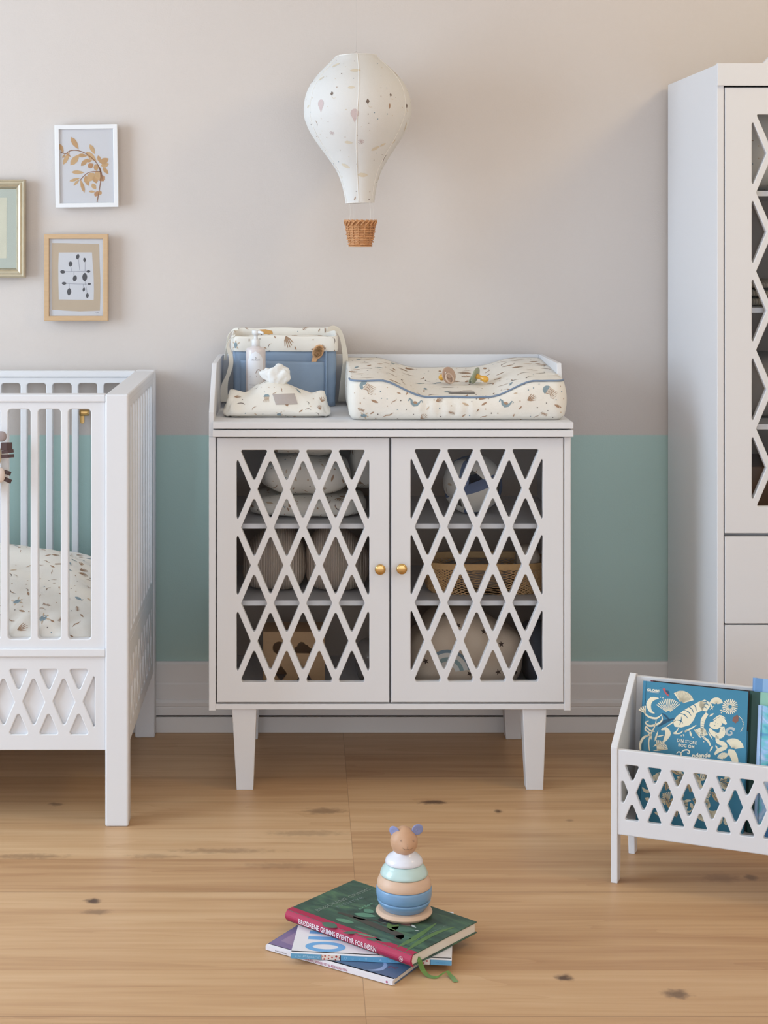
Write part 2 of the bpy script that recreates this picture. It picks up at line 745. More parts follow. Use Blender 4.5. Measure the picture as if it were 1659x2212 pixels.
def scatter(bm, kinds, n, seed, mind, ok=None, extra=(), clear=1.0):
    """printed fabric: n motifs from kinds [(kind, size, weight)], plus placed ones [(point, kind, size, rot)]"""
    R = random.Random(seed)
    bm.normal_update()
    bm.faces.ensure_lookup_table()
    bvh = BVHTree.FromBMesh(bm)
    faces = [f for f in bm.faces if (ok is None or ok(f.calc_center_median(), f.normal))]
    areas = [f.calc_area() for f in faces]
    jobs = []
    taken = []
    for p, kind, size, rot in extra:
        loc, nn, idx, d = bvh.find_nearest(Vector(p))
        jobs += lay(bm, bvh, loc, nn, kind, size, rot, R)
        taken.append((loc, size * .6))
    if not faces:
        apply_jobs(bm, jobs)
        return
    picks = R.choices(range(len(faces)), weights=areas, k=n * 3)
    ks, ws = [k for k in kinds], [k[2] for k in kinds]
    done = 0
    for fi in picks:
        if done >= n:
            break
        f = faces[fi]
        v = f.verts
        a, b = R.random(), R.random()
        p = v[0].co.lerp(v[1].co, a).lerp(v[-1].co.lerp(v[min(2, len(v) - 1)].co, a), b)
        kd = R.choices(ks, weights=ws)[0]
        size = kd[1] * R.uniform(.8, 1.2)
        if any((p - q).length < max(mind, (size * .55 + s)) * clear for q, s in taken):
            continue
        taken.append((p.copy(), size * .4))
        jobs += lay(bm, bvh, p, f.normal.copy(), kd[0], size, R.uniform(0, 2 * PI) if kd[0] not in ('balloon', 'kite', 'cloud') else R.uniform(-.3, .3), R)
        done += 1
    apply_jobs(bm, jobs)


# ------------------------------------------------------------------ materials
M_WHITE = mat('white_lacquer', (222, 221, 223), rough=.42, spec=.35, bump=.03, bscale=900)
M_DARK = mat('dark_gap', (60, 52, 46), rough=.8)
M_BRASS = mat('brass', (216, 178, 116), rough=.24, metal=1.0)
M_GLASS = glass_mat('clear_pane', (.985, .985, .985), .03)
M_CREAM = mat('cream_print_cotton', (232, 227, 218), rough=.92, spec=.1, bump=.25, bscale=900)
PRINT = [M_CREAM,
         mat('print_brown', (168, 138, 114), rough=.9, spec=.1, var=.25, vscale=200),
         mat('print_slate', (138, 156, 164), rough=.9, spec=.1, var=.25, vscale=200),
         mat('print_tan', (202, 180, 156), rough=.9, spec=.1, var=.2, vscale=200),
         mat('print_dark', (120, 110, 106), rough=.9, spec=.1, var=.2, vscale=200)]
SEA = [('dot', .0034, 9), ('leaf', .016, 4), ('twig', .018, 3), ('curl', .018, 3), ('coral', .02, 2), ('fern', .018, 2), ('fish', .02, 1), ('leaf', .010, 3)]

# ------------------------------------------------------------------ the room
WALL_Y, XL, XR, YB, ZC = 4.627, -3.0, 2.9, -1.2, 3.05


def wall_material():
    m = bpy.data.materials.new('two_tone_wall_paint')
    m.use_nodes = True
    nt = m.node_tree
    b = nt.nodes['Principled BSDF']
    b.inputs['Roughness'].default_value = .85
    b.inputs['Specular IOR Level'].default_value = .2
    tc = nt.nodes.new('ShaderNodeTexCoord')
    sp = nt.nodes.new('ShaderNodeSeparateXYZ')
    nt.links.new(tc.outputs['Object'], sp.inputs[0])
    gt = nt.nodes.new('ShaderNodeMath')
    gt.operation = 'GREATER_THAN'
    gt.inputs[1].default_value = 0.8205
    nt.links.new(sp.outputs['Z'], gt.inputs[0])
    mx = nt.nodes.new('ShaderNodeMix')
    mx.data_type = 'RGBA'
    mx.inputs['A'].default_value = lin((180, 204, 197))
    mx.inputs['B'].default_value = lin((207, 197, 190))
    nt.links.new(gt.outputs[0], mx.inputs['Factor'])
    n1 = nt.nodes.new('ShaderNodeTexNoise')
    n1.inputs['Scale'].default_value = 3.0
    n1.inputs['Detail'].default_value = 6
    nt.links.new(tc.outputs['Object'], n1.inputs['Vector'])
    mr = nt.nodes.new('ShaderNodeMapRange')
    mr.inputs['To Min'].default_value = .965
    mr.inputs['To Max'].default_value = 1.035
    nt.links.new(n1.outputs['Fac'], mr.inputs['Value'])
    mu = nt.nodes.new('ShaderNodeMix')
    mu.data_type = 'RGBA'
    mu.blend_type = 'MULTIPLY'
    mu.inputs['Factor'].default_value = 1
    nt.links.new(mx.outputs['Result'], mu.inputs['A'])
    nt.links.new(mr.outputs[0], mu.inputs['B'])
    nt.links.new(mu.outputs['Result'], b.inputs['Base Color'])
    n2 = nt.nodes.new('ShaderNodeTexNoise')
    n2.inputs['Scale'].default_value = 220
    n2.inputs['Detail'].default_value = 3
    nt.links.new(tc.outputs['Object'], n2.inputs['Vector'])
    bp = nt.nodes.new('ShaderNodeBump')
    bp.inputs['Strength'].default_value = .22
    bp.inputs['Distance'].default_value = .002
    nt.links.new(n2.outputs['Fac'], bp.inputs['Height'])
    nt.links.new(bp.outputs[0], b.inputs['Normal'])
    return m


def floor_material():
    m = bpy.data.materials.new('oak_boards')
    m.use_nodes = True
    nt = m.node_tree
    N, L = nt.nodes.new, nt.links.new
    b = nt.nodes['Principled BSDF']
    tc = N('ShaderNodeTexCoord')
    sp = N('ShaderNodeSeparateXYZ')
    L(tc.outputs['Object'], sp.inputs[0])

    def math_(op, a, c=None, d=None):
        n = N('ShaderNodeMath')
        n.operation = op
        for i, v in enumerate((a, c, d)):
            if v is None:
                continue
            if isinstance(v, (int, float)):
                n.inputs[i].default_value = v
            else:
                L(v, n.inputs[i])
        return n.outputs[0]
    W, Y0, LEN, X0 = .1855, 2.929, 2.2, .110
    rowf = math_('DIVIDE', math_('SUBTRACT', sp.outputs['Y'], Y0), W)
    row = math_('FLOOR', rowf)
    fy = math_('FRACT', rowf)
    colf = math_('DIVIDE', math_('SUBTRACT', sp.outputs['X'], X0), LEN)
    col = math_('FLOOR', colf)
    fx = math_('FRACT', colf)
    bid = math_('ADD', math_('MULTIPLY', row, 7.31), math_('MULTIPLY', col, 3.77))
    wn = N('ShaderNodeTexWhiteNoise')
    wn.noise_dimensions = '1D'
    L(bid, wn.inputs['W'])
    rnd = wn.outputs['Value']
    # grain, stretched along the boards and shifted from board to board
    def grain(sx, sy, detail, dist, k):
        cb = N('ShaderNodeCombineXYZ')
        L(math_('ADD', math_('MULTIPLY', sp.outputs['X'], sx), math_('MULTIPLY', bid, 5.3 * k)), cb.inputs[0])
        L(math_('ADD', math_('MULTIPLY', sp.outputs['Y'], sy), math_('MULTIPLY', rnd, 17.0)), cb.inputs[1])
        L(math_('MULTIPLY', rnd, 9.0 * k), cb.inputs[2])
        n = N('ShaderNodeTexNoise')
        n.inputs['Scale'].default_value = 1.0
        n.inputs['Detail'].default_value = detail
        n.inputs['Distortion'].default_value = dist
        L(cb.outputs[0], n.inputs['Vector'])
        return n.outputs['Fac']
    g1 = grain(1.1, 24, 4, 1.4, 1.0)
    g2 = grain(7, 230, 3, .3, 1.7)
    g3 = grain(.7, 9, 3, 2.0, 2.3)
    # annual rings: bands of a slow field
    rings = math_('FRACT', math_('MULTIPLY', grain(.55, 7, 2, .6, .6), 7.0))
    ringd = math_('MULTIPLY', math_('POWER', rings, 5.0), g3)
    ramp = N('ShaderNodeValToRGB')
    e = ramp.color_ramp.elements
    e[0].position, e[0].color = .28, lin((176, 134, 96))
    e[1].position, e[1].color = .72, lin((212, 176, 136))
    e2 = e.new(.5)
    e2.color = lin((198, 158, 117))
    tone = math_('ADD', math_('ADD', math_('MULTIPLY', g1, .50), math_('MULTIPLY', g3, .38)), math_('MULTIPLY', g2, .12))
    tone = math_('SUBTRACT', math_('ADD', tone, math_('MULTIPLY', math_('SUBTRACT', rnd, .5), .20)), math_('MULTIPLY', ringd, .16))
    L(tone, ramp.inputs[0])
    # joints between boards
    def near(f, w):
        d = math_('MINIMUM', f, math_('SUBTRACT', 1.0, f))
        return math_('LESS_THAN', d, w)
    seam = math_('MAXIMUM', near(fy, .0060), near(fx, .00030))
    # knots and soft dark patches where the photo shows them
    wob = N('ShaderNodeTexNoise')
    wob.inputs['Scale'].default_value = 55
    wob.inputs['Detail'].default_value = 3
    L(tc.outputs['Object'], wob.inputs['Vector'])
    wv = math_('MULTIPLY', math_('SUBTRACT', wob.outputs['Fac'], .5), 1.5)
    dark_spots = None
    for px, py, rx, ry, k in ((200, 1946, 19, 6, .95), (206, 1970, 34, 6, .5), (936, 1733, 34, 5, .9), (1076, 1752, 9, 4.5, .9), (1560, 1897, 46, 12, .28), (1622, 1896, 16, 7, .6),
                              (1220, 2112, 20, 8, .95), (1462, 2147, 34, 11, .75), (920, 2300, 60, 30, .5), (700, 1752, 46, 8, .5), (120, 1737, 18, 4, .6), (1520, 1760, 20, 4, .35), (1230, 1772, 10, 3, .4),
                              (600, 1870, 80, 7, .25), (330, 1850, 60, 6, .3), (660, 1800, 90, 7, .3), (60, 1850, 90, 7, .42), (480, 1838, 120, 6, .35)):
        c = floor_pt(px, py)
        sx, sy = rx * c.y / F, ry * c.y * c.y / (F * CZ)
        dx = math_('DIVIDE', math_('SUBTRACT', sp.outputs['X'], c.x), sx)
        dy = math_('DIVIDE', math_('SUBTRACT', sp.outputs['Y'], c.y), sy)
        d = math_('SQRT', math_('ADD', math_('MULTIPLY', dx, dx), math_('MULTIPLY', dy, dy)))
        d = math_('ADD', d, wv)
        mr = N('ShaderNodeMapRange')
        mr.interpolation_type = 'SMOOTHSTEP'
        mr.inputs['From Min'].default_value = 1.25
        mr.inputs['From Max'].default_value = .25
        mr.inputs['To Min'].default_value = 0
        mr.inputs['To Max'].default_value = k
        L(d, mr.inputs['Value'])
        dark_spots = mr.outputs[0] if dark_spots is None else math_('MAXIMUM', dark_spots, mr.outputs[0])
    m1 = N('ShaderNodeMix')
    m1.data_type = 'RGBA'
    L(dark_spots, m1.inputs['Factor'])
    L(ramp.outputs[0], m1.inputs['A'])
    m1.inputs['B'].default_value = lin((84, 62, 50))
    m2 = N('ShaderNodeMix')
    m2.data_type = 'RGBA'
    L(math_('MULTIPLY', seam, .5), m2.inputs['Factor'])
    L(m1.outputs['Result'], m2.inputs['A'])
    m2.inputs['B'].default_value = lin((112, 80, 54))
    L(m2.outputs['Result'], b.inputs['Base Color'])
    b.inputs['Roughness'].default_value = .42
    b.inputs['Specular IOR Level'].default_value = .35
    bp = N('ShaderNodeBump')
    bp.inputs['Strength'].default_value = .12
    bp.inputs['Distance'].default_value = .001
    L(math_('SUBTRACT', g2, math_('MULTIPLY', seam, 2.0)), bp.inputs['Height'])
    L(bp.outputs[0], b.inputs['Normal'])
    return m


M_WALL = wall_material()
M_PLAIN = mat('beige_wall_paint', (222, 220, 218), rough=.9, spec=.2, var=.03, vscale=3)
M_CEIL = mat('white_ceiling_paint', (236, 234, 230), rough=.9, spec=.2, var=.02, vscale=3)
setp(obj('floor', boxm(XL, XR, YB, WALL_Y + .1, -.05, 0), floor_material()), kind='structure')
setp(obj('wall_back', boxm(XL - .1, XR + .1, WALL_Y, WALL_Y + .1, 0, ZC), M_WALL), kind='structure')
setp(obj('wall_right', boxm(XR, XR + .1, YB, WALL_Y, 0, ZC), mat('warm_wall_paint', (222, 200, 172), rough=.9, spec=.2)), kind='structure')
setp(obj('ceiling', boxm(XL - .1, XR + .1, YB, WALL_Y + .1, ZC, ZC + .08), M_CEIL), kind='structure')
# left wall with its tall window opening
bm = bmesh.new()
wy0, wy1, wz0, wz1 = 2.1, 3.9, .45, 2.55
box(bm, XL - .1, XL, YB, wy0, 0, ZC)
box(bm, XL - .1, XL, wy1, WALL_Y, 0, ZC)
box(bm, XL - .1, XL, wy0, wy1, 0, wz0)
box(bm, XL - .1, XL, wy0, wy1, wz1, ZC)
setp(obj('wall_left', bm, M_PLAIN), kind='structure')
# skirting board: plinth, a dark joint, then the moulded upper board
bm = prism([(WALL_Y, 0), (4.607, 0), (4.607, .0425), (WALL_Y, .0425)], 'X', XL, XR)
add(bm, prism([(WALL_Y, .0475), (4.609, .0475), (4.609, .067), (4.6105, .0695), (4.6085, .073), (4.6075, .081), (4.6095, .089), (4.6125, .0915), (4.6125, .131), (4.614, .134), (4.615, .1355),
               (4.616, .186), (4.6185, .192), (4.621, .1935), (WALL_Y, .1935)], 'X', XL, XR))
add(bm, prism([(WALL_Y, .042), (4.618, .042), (4.618, .048), (WALL_Y, .048)], 'X', XL, XR), mi=1)
setp(obj('baseboard_back', bm, [mat('skirting_paint', (228, 224, 221), rough=.5), M_DARK]), kind='structure')

# ------------------------------------------------------------------ changing dresser
DF = 4.108                                   # front plane of the dresser
SF = F / DF
def fx(px, d=DF): return (px - VX) * d / F
def fz(py, d=DF): return CZ - (py - VY) * d / F

DB = 4.598
D = thing('changing_dresser', 'white wooden dresser on four tapered legs with two lattice doors below the changing tray', 'dresser', (fx(842), 4.35, 0))
xl0, xl1, xr0, xr1 = fx(451), fx(466), fx(1219), fx(1233)
zb0, zb1 = fz(1533), fz(1521)
ztop = fz(944)
obj('side_panel', boxm(xl0, xl1, DF, DB, fz(1535.5), ztop, .0015), M_WHITE, D)
obj('side_panel', boxm(xr0, xr1, DF, DB, fz(1535.5), ztop, .0015), M_WHITE, D)
obj('top_panel', boxm(fx(459, 4.088), fx(1239, 4.088), 4.088, DB, fz(944, 4.088), fz(929.5, 4.088), .0012), M_WHITE, D)
obj('bottom_panel', boxm(xl1, xr0, DF + .001, DB, zb0, zb1, .0012), M_WHITE, D)
obj('back_panel', boxm(xl1, xr0, DB - .012, DB, zb1, ztop - .001), mat('back_board', (206, 190, 176), rough=.7), D)
sh = 4.142
M_SHELF = M_WHITE
for y0, y1 in ((1131.2, 1142.2), (1297, 1308.3)):
    obj('shelf', boxm(xl1, xr0, sh, DB - .012, fz(y1, sh), fz(y0, sh), .001), M_SHELF, D)
obj('divider', boxm(fx(838), fx(848), sh + .006, DB - .012, zb1, ztop - .002), M_WHITE, D)
Z_SHELF1, Z_SHELF2, Z_BASE = fz(1131.2, sh), fz(1297, sh), zb1
# doors: one routed board each, brass knob, clear pane behind the cut-outs
for (a, b_, gx0, gx1, gz0, gz1, kx, ky) in ((468.3, 841, 511, 798, 972, 1473.5, 820.5, 1227), (845, 1217.3, 887, 1172.5, 970.5, 1472.5, 867, 1226)):
    hp, hv = 35.2 / SF, 82.0 / SF
    n0 = fx((gx0 + gx1) / 2) - 4 * hp
    holes = lattice_holes(fx(gx0), fx(gx1), fz(gz1), fz(gz0), n0, fz(gz0 + 3.6), hp, hv, 7.2 / SF, .0032)
    bm = panel(rect(fx(a), fx(b_), fz(1517.5), fz(946.2), .001), holes, .019, .0016)
    move(bm, (0, DF - .0005, 0))
    d = obj('door', bm, M_WHITE, D)
    obj('glass_pane', boxm(fx(gx0 - 8), fx(gx1 + 8), DF + .0187, DF + .0207, fz(gz1 + 8), fz(gz0 - 8)), M_GLASS, d)
    k = lathe([(0, 0), (.0052, 0), (.0052, .012), (.006, .0135), (.0125, .016), (.0133, .019), (.0126, .0222), (.0085, .0236), (0, .0242)], 32,
              Matrix.Translation((fx(kx), DF - .0004, fz(ky))) @ Matrix.Rotation(PI / 2, 4, 'X'))
    obj('knob', k, M_BRASS, d, label='small round brass knob')
# tapered legs
def taper_leg(x0, x1, y0, y1, ztop, tx0, tx1, ty0, ty1):
    bm = bmesh.new()
    T = [bm.verts.new((x, y, ztop)) for x, y in ((x0, y0), (x1, y0), (x1, y1), (x0, y1))]
    B = [bm.verts.new((x, y, 0)) for x, y in ((tx0, ty0), (tx1, ty0), (tx1, ty1), (tx0, ty1))]
    bm.faces.new(T[::-1]); bm.faces.new(B)
    for i in range(4):
        j = (i + 1) % 4
        bm.faces.new([T[i], T[j], B[j], B[i]])
    bmesh.ops.recalc_face_normals(bm, faces=bm.faces)
    bmesh.ops.bevel(bm, geom=list(bm.edges), offset=.002, segments=2, affect='EDGES', profile=.5)
    return bm
lf = 4.118
for xa, xb, ta, tb in ((501, 554, 511, 547), (1128.7, 1181, 1137, 1173.5)):
    for y0, y1, s in ((lf, lf + .055, 1), (4.592, 4.537, -1)):
        obj('leg', taper_leg(fx(xa, lf), fx(xb, lf), min(y0, y1), max(y0, y1), zb0, fx(ta, 4.127), fx(tb, 4.127), min(y0 + .009 * s, y1 - .006 * s), max(y0 + .009 * s, y1 - .006 * s)), M_WHITE, D)

# ------------------------------------------------------------------ tray on top of the dresser
TF = 4.088
ZT = fz(912.5, TF)
T = thing('changing_tray', 'white changing tray with raised rim fitted on top of the lattice dresser', 'changing table top', (fx(842), 4.35, fz(927, TF)))
obj('tray_base', boxm(fx(459.5, TF), fx(1239, TF), TF, DB, fz(926.5, TF), ZT, .0014), M_WHITE, T)
ZG = 1.0475
gl0, gl1 = xl0, xl0 + .0122
obj('side_rim', prism([(DF + .002, ztop - .0), (DF + .002, .938), (4.262, ZG), (DB, ZG), (DB, ztop)], 'X', gl0, gl1, .0012), M_WHITE, T)
gr1 = fx(1239, TF) - .003
obj('side_rim', prism([(4.215, ZT), (4.262, ZG), (DB, ZG), (DB, ZT)], 'X', gr1 - .0122, gr1, .0012), M_WHITE, T)
obj('back_rim', boxm(gl1, gr1 - .0122, DB - .0125, DB, ZT, ZG, .0012), M_WHITE, T)

# ------------------------------------------------------------------ crib
CF = 3.871
cf = CF + .008
def cx(px): return fx(px, cf)
def cz(py): return fz(py, cf)
XRO = fx(277.3, CF)                            # outer right face of the legs
LEGW, LEGD = .0540, .048
XLO = XRO - 1.30
CB = 4.606
ZTOP = 1.0045
C = thing('baby_crib', 'white wooden crib with slatted sides above diamond lattice panels', 'crib', (-1.0, 4.24, 0))
for x0 in (XRO - LEGW, XLO):
    for y0 in (CF, CB - LEGD):
        bm = boxm(x0, x0 + LEGW, y0, y0 + LEGD, 0, ZTOP, .004)
        obj('leg', bm, M_WHITE, C)
pit = .0702
px0, px1 = XLO + LEGW, XRO - LEGW
def slat_holes(a0, a1, z0, z1, first, w, n_dir):
    hs = []
    x = first
    while x - w > a0 + .012:
        hs.append(rect(x - w, x, z0, z1, .0078))
        x -= pit
    return hs
zs0, zs1 = cz(1381), cz(884)
front_slats = slat_holes(px0, px1, zs0, zs1, cx(196.4), .0526, -1)
def side_set(yf, thick=.022):
    obj('slatted_panel', move(panel(rect(px0, px1, cz(1401), cz(868.5)), front_slats, thick, .002), (0, yf, 0)), M_WHITE, C)
    obj('top_rail', boxm(px0, px1, yf - .005, yf + thick + .012, cz(868.5), ZTOP - .001, .003), M_WHITE, C)
    obj('middle_rail', boxm(px0, px1, yf - .006, yf + thick + .004, cz(1418), cz(1400.5), .002), M_WHITE, C)
    hs = lattice_holes(px0 + .036, cx(204.4), cz(1586.6), cz(1446), cx(170.4), cz(1516), pit / 2, .0819, .0098, .0042)
    bm = panel(rect(px0, px1, cz(1621), cz(1418)), hs, .009, .0022)
    add(bm, boxm(px0, px1, .0088, .02, cz(1621), cz(1418)))
    obj('lattice_panel', move(bm, (0, yf, 0)), M_WHITE, C)
side_set(cf)
side_set(4.567)
# right and left ends
def end_set(xf, sgn):
    y0, y1 = CF + LEGD, CB - LEGD
    M = Matrix.Translation((xf, 0, 0)) @ Matrix.Rotation(sgn * PI / 2, 4, 'Z')
    hs = []
    n = 9
    p = (y1 - y0 - .05) / n
    for k in range(n):
        a = y0 + .025 + k * p
        hs.append(rect(sgn * (a + .010), sgn * (a + p - .010), zs0, zs1, .0078) if sgn > 0 else rect(-(a + p - .010), -(a + .010), zs0, zs1, .0078))
    r0, r1 = (y0, y1) if sgn > 0 else (-y1, -y0)
    obj('slatted_panel', move(panel(rect(r0, r1, cz(1401), cz(868.5)), hs, .022, .002), M), M_WHITE, C)
    lh = lattice_holes(r0 + .03, r1 - .03, cz(1586.6), cz(1446), (r0 + r1) / 2, cz(1516), pit / 2, .0819, .0098, .0042)
    bm = panel(rect(r0, r1, cz(1621), cz(1401)), lh, .009, .0022)
    add(bm, boxm(r0, r1, .0088, .02, cz(1621), cz(1401)))
    obj('lattice_panel', move(bm, M), M_WHITE, C)
    xa, xb = (xf - LEGW + .004, xf + .003) if sgn > 0 else (xf - .003, xf + LEGW - .004)
    obj('top_rail', boxm(xa, xb, y0, y1, cz(868.5), ZTOP - .001, .003), M_WHITE, C)
end_set(XRO - .0045, 1)
end_set(XLO + .0045, -1)
MZ = .40
obj('slatted_base', boxm(px0 + .01, px1 + .02, CF + .04, CB - .045, .262, .28), M_WHITE, C)
mt = thing('crib_mattress', 'white mattress lying inside the crib under the printed duvet', 'mattress', (-1.05, 4.24, .28))
obj('cover', softbox(px0 + .0, px1 + .022, 3.911, 4.557, .2805, MZ, n=9, seg=(24, 16, 6), amp=.001), mat('mattress_cotton', (228, 224, 216), rough=.95, bump=.2, bscale=500), mt)

# printed duvet bunched up inside
def duvet_fn(u, v, w):
    x = (px0 + .01) + u * (px1 + .017 - px0 - .01)
    y = 3.908 + v * (4.545 - 3.908)
    e = 1 - (max(0, u - .80) / .20) ** 2.0 * .42
    side = (math.sin(PI * min(1, .16 + v * .84 * 1.0)) ** .5)
    front = min(1, v / .42)
    h = (.045 + .132 * (front ** .62) * (1 if v < .55 else max(.35, 1 - (v - .55) * 1.3))) * e
    n1 = noise.noise(Vector((x * 6.5, y * 8 + 3, 1.7)))
    n2 = noise.noise(Vector((x * 17 + 5, y * 15, 4.2)))
    h += .016 * n1 + .008 * n2
    crease = math.sin(x * 26 + y * 30 + 3 * n1)
    h += .005 * crease
    if w == 0:
        return Vector((x, y, MZ + .0))
    z = MZ + max(.012, h) * w
    bx = (.004 * math.sin(PI * w)) * (1 if u > .5 else -1)
    yy = y - .006 * math.sin(PI * w) * (1 if v < .02 else 0)
    return Vector((x + bx, yy, z))
bm = boxgrid(70, 34, 5, duvet_fn)
turt = [(P(34, 1271, 3.95), 'turtle', .030, .5), (P(95, 1337, 3.93), 'turtle', .032, .7), (P(166, 1243, 3.97), 'fish', .026, 2.6), (P(152, 1208, 4.1), 'fish', .020, 2.4),
        (P(166, 1345, 3.92), 'twig', .026, .6), (P(50, 1358, 3.92), 'coral', .024, .4), (P(88, 1247, 3.97), 'twig', .022, 1.2), (P(113, 1341, 3.92), 'leaf', .014, -.5)]
scatter(bm, SEA, 420, 5, .012, ok=lambda c, n: c.x > -.80 and n.z > -.2, extra=turt)
dv = obj('printed_duvet', bm, PRINT)
setp(dv, 'cream duvet with sea animal print bunched up inside the white crib', 'duvet')

# soft activity toy tied to a slat of the crib (cut by the left edge of the photo)
TY = CF - .016
toy = thing('soft_activity_toy', 'cream soft toy with grey ear and dark brown ribbon loops tied to crib slat', 'soft toy', P(-20, 1000, TY))
def blob(c, r, n=2.2, amp=.001, seg=(10, 10, 10), seed=1):
    return softbox(c[0] - r[0], c[0] + r[0], c[1] - r[1], c[1] + r[1], c[2] - r[2], c[2] + r[2], n=n, seg=seg, amp=amp, seed=seed)
M_TOYC = mat('toy_cream_plush', (214, 196, 168), rough=.95, spec=.1, bump=.4, bscale=700)
M_TOYP = mat('toy_pink_plush', (222, 205, 196), rough=.95, spec=.1, bump=.4, bscale=700)
M_TOYG = mat('toy_grey_felt', (160, 146, 144), rough=.95, spec=.1, bump=.4, bscale=700)
M_TOYB = mat('toy_brown_ribbon', (84, 66, 64), rough=.75, spec=.2, bump=.3, bscale=1200)
K = TY / F
c = P(-26, 985, TY)
obj('head', blob(c, (30 * K, .014, 32 * K)), M_TOYC, toy)
obj('ear', blob(P(2, 943, TY - .002), (12.5 * K, .005, 11.5 * K)), M_TOYG, toy, label='round grey felt ear')
obj('body', blob(P(-24, 1035, TY), (26 * K, .013, 30 * K)), M_TOYC, toy)
pw = blob(P(-1, 1026, TY - .006), (13 * K, .009, 17 * K))
bvh = BVHTree.FromBMesh(pw)
obj('paw', pw, M_TOYP, toy, label='pale pink plush paw')
def tag_loop(name, a, b, wpx):
    bm = bmesh.new()
    pts = [P(a[0], a[1], TY - .006), P((a[0] + b[0]) / 2, (a[1] + b[1]) / 2, TY - .009), P(b[0], b[1], TY - .006)]
    pts2 = [p + Vector((0, .003, 0)) for p in pts[::-1]]
    s = Vector((b[0] - a[0], b[1] - a[1])).normalized()
    sd = Vector((s.y, 0, s.x)) * wpx / 2 * K
    ribbon(bm, pts + pts2, [sd] * 6)
    obj(name, bm, M_TOYB, toy, label='dark brown ribbon loop')
tag_loop('ribbon_tag', (2, 964.5), (26, 964), 16)
tag_loop('ribbon_tag', (4, 977), (29, 974), 7)
tag_loop('ribbon_tag', (3, 986.5), (30, 984.5), 7)
tag_loop('ribbon_tag', (9, 1019), (23, 1024), 8.5)
tag_loop('ribbon_tag', (8, 1034), (24, 1041), 8.5)

# brass hook on the wall behind the crib
HY = 4.6
hk = thing('wall_hook', 'small brass hook on the wall seen between the crib slats', 'hook', P(180, 892, WALL_Y))
bm = bmesh.new()
tube(bm, [P(172, 891.5, HY), P(176, 891.5, HY), P(188, 891.5, HY), P(193, 891.5, HY)], [.0086, .0088, .0088, .0078], 14)
obj('bar', bm, M_BRASS, hk)
bm = prism(round_poly([(P(172, 0, HY).x, P(0, 915.5, HY).z), (P(182, 0, HY).x, P(0, 915.5, HY).z), (P(182, 0, HY).x, P(0, 886, HY).z), (P(172, 0, HY).x, P(0, 886, HY).z)], .006), 'Y', HY + .004, HY + .009, .0006)
obj('plate', bm, M_BRASS, hk)
bm = lathe([(0, 0), (.006, 0), (.006, .02), (0, .02)], 16, Matrix.Translation(P(177, 892, HY + .007)) @ Matrix.Rotation(-PI / 2, 4, 'X'))
obj('stem', bm, M_BRASS, hk)

# ------------------------------------------------------------------ wardrobe
WF = 4.0586
SW = F / WF
def wx(px): return fx(px, WF)
def wz(py): return fz(py, WF)
W0, W1 = wx(1549), 1.982
WB = 4.607
Wd = thing('wardrobe', 'tall white wardrobe with lattice door cut by the right edge of the photo', 'wardrobe', ((W0 + W1) / 2, 4.33, 0))
zt = wz(137)
obj('side_panel', boxm(W0, W0 + .0165, WF, WB, .10, zt - .002, .0015), M_WHITE, Wd)
obj('side_panel', boxm(W1 - .0165, W1, WF, WB, .10, zt - .002, .0015), M_WHITE, Wd)
g = wx(1647)
gs = W1 - (g - W0)
bm = prism([(W0 - .001, wz(185.5)), (W1 + .001, wz(185.5)), (W1 + .001, zt), (gs, zt), (gs - .085, zt + .085), (g + .085, zt + .085), (g, zt), (W0 - .001, zt)], 'Y', WF - .008, WF + .012, .0014)
obj('crown_board', bm, M_WHITE, Wd)
obj('top_panel', boxm(W0 + .0165, W1 - .0165, WF + .012, WB, zt - .022, zt - .003), M_WHITE, Wd)
obj('back_panel', boxm(W0 + .0165, W1 - .0165, WB - .012, WB, .12, zt - .022), mat('back_board', (176, 168, 160)), Wd)
obj('bottom_panel', boxm(W0 + .0165, W1 - .0165, WF + .022, WB - .012, .10, .12), M_WHITE, Wd)
obj('divider', boxm((W0 + W1) / 2 - .009, (W0 + W1) / 2 + .009, WF + .03, WB - .012, wz(1155), zt - .022), M_WHITE, Wd)
wsh = 4.09
for y0, y1 in ((412, 424), (664.5, 676), (916.5, 928), (1150, 1162)):
    obj('shelf', boxm(W0 + .0165, W1 - .0165, wsh, WB - .012, fz(y1, wsh), fz(y0, wsh), .001), M_WHITE, Wd)
dx0 = wx(1566)
dx1 = (W0 + W1) / 2 - .0015
hp, hv = .0411, 85.0 / SW
gx0 = wx(1624)
gx1 = dx1 - (gx0 - dx0)
hp = (gx1 - gx0 - .006) / 8
holes = lattice_holes(gx0, gx1, wz(1093.8), wz(247), wx(1626.5), wz(331), hp, hv, .0082, .0032)
# crossings sit half a cell below the first side opening: shift parity so that a bar crossing lies at (1626.5, 246)
holes = lattice_holes(gx0, gx1, wz(1093.8), wz(247), wx(1626.5), wz(246), hp, hv, .0082, .0032)
dbm = panel(rect(dx0, dx1, wz(1152), wz(188.5), .001), holes, .02, .0016)
move(dbm, (0, WF - .0005, 0))
dme = None
for k in range(2):
    if k == 0:
        d = obj('door', dbm, M_WHITE, Wd)
        dme = d.data
        off = 0
    else:
        d = obj('door', dme, M_WHITE, Wd)
        off = dx1 + .003 - dx0
        d.location.x += off
    gp = obj('glass_pane', boxm(gx0 - .01, gx1 + .01, WF + .0197, WF + .0215, wz(1102), wz(238)), M_GLASS, d)
    kn = obj('knob', lathe([(0, 0), (.0052, 0), (.0052, .012), (.0125, .016), (.0133, .019), (.0126, .0222), (0, .0242)], 24,
                           Matrix.Translation(((dx1 - .03) if k == 0 else (dx0 + .03), WF - .0004, wz(671))) @ Matrix.Rotation(PI / 2, 4, 'X')), M_BRASS, d, label='small round brass knob')
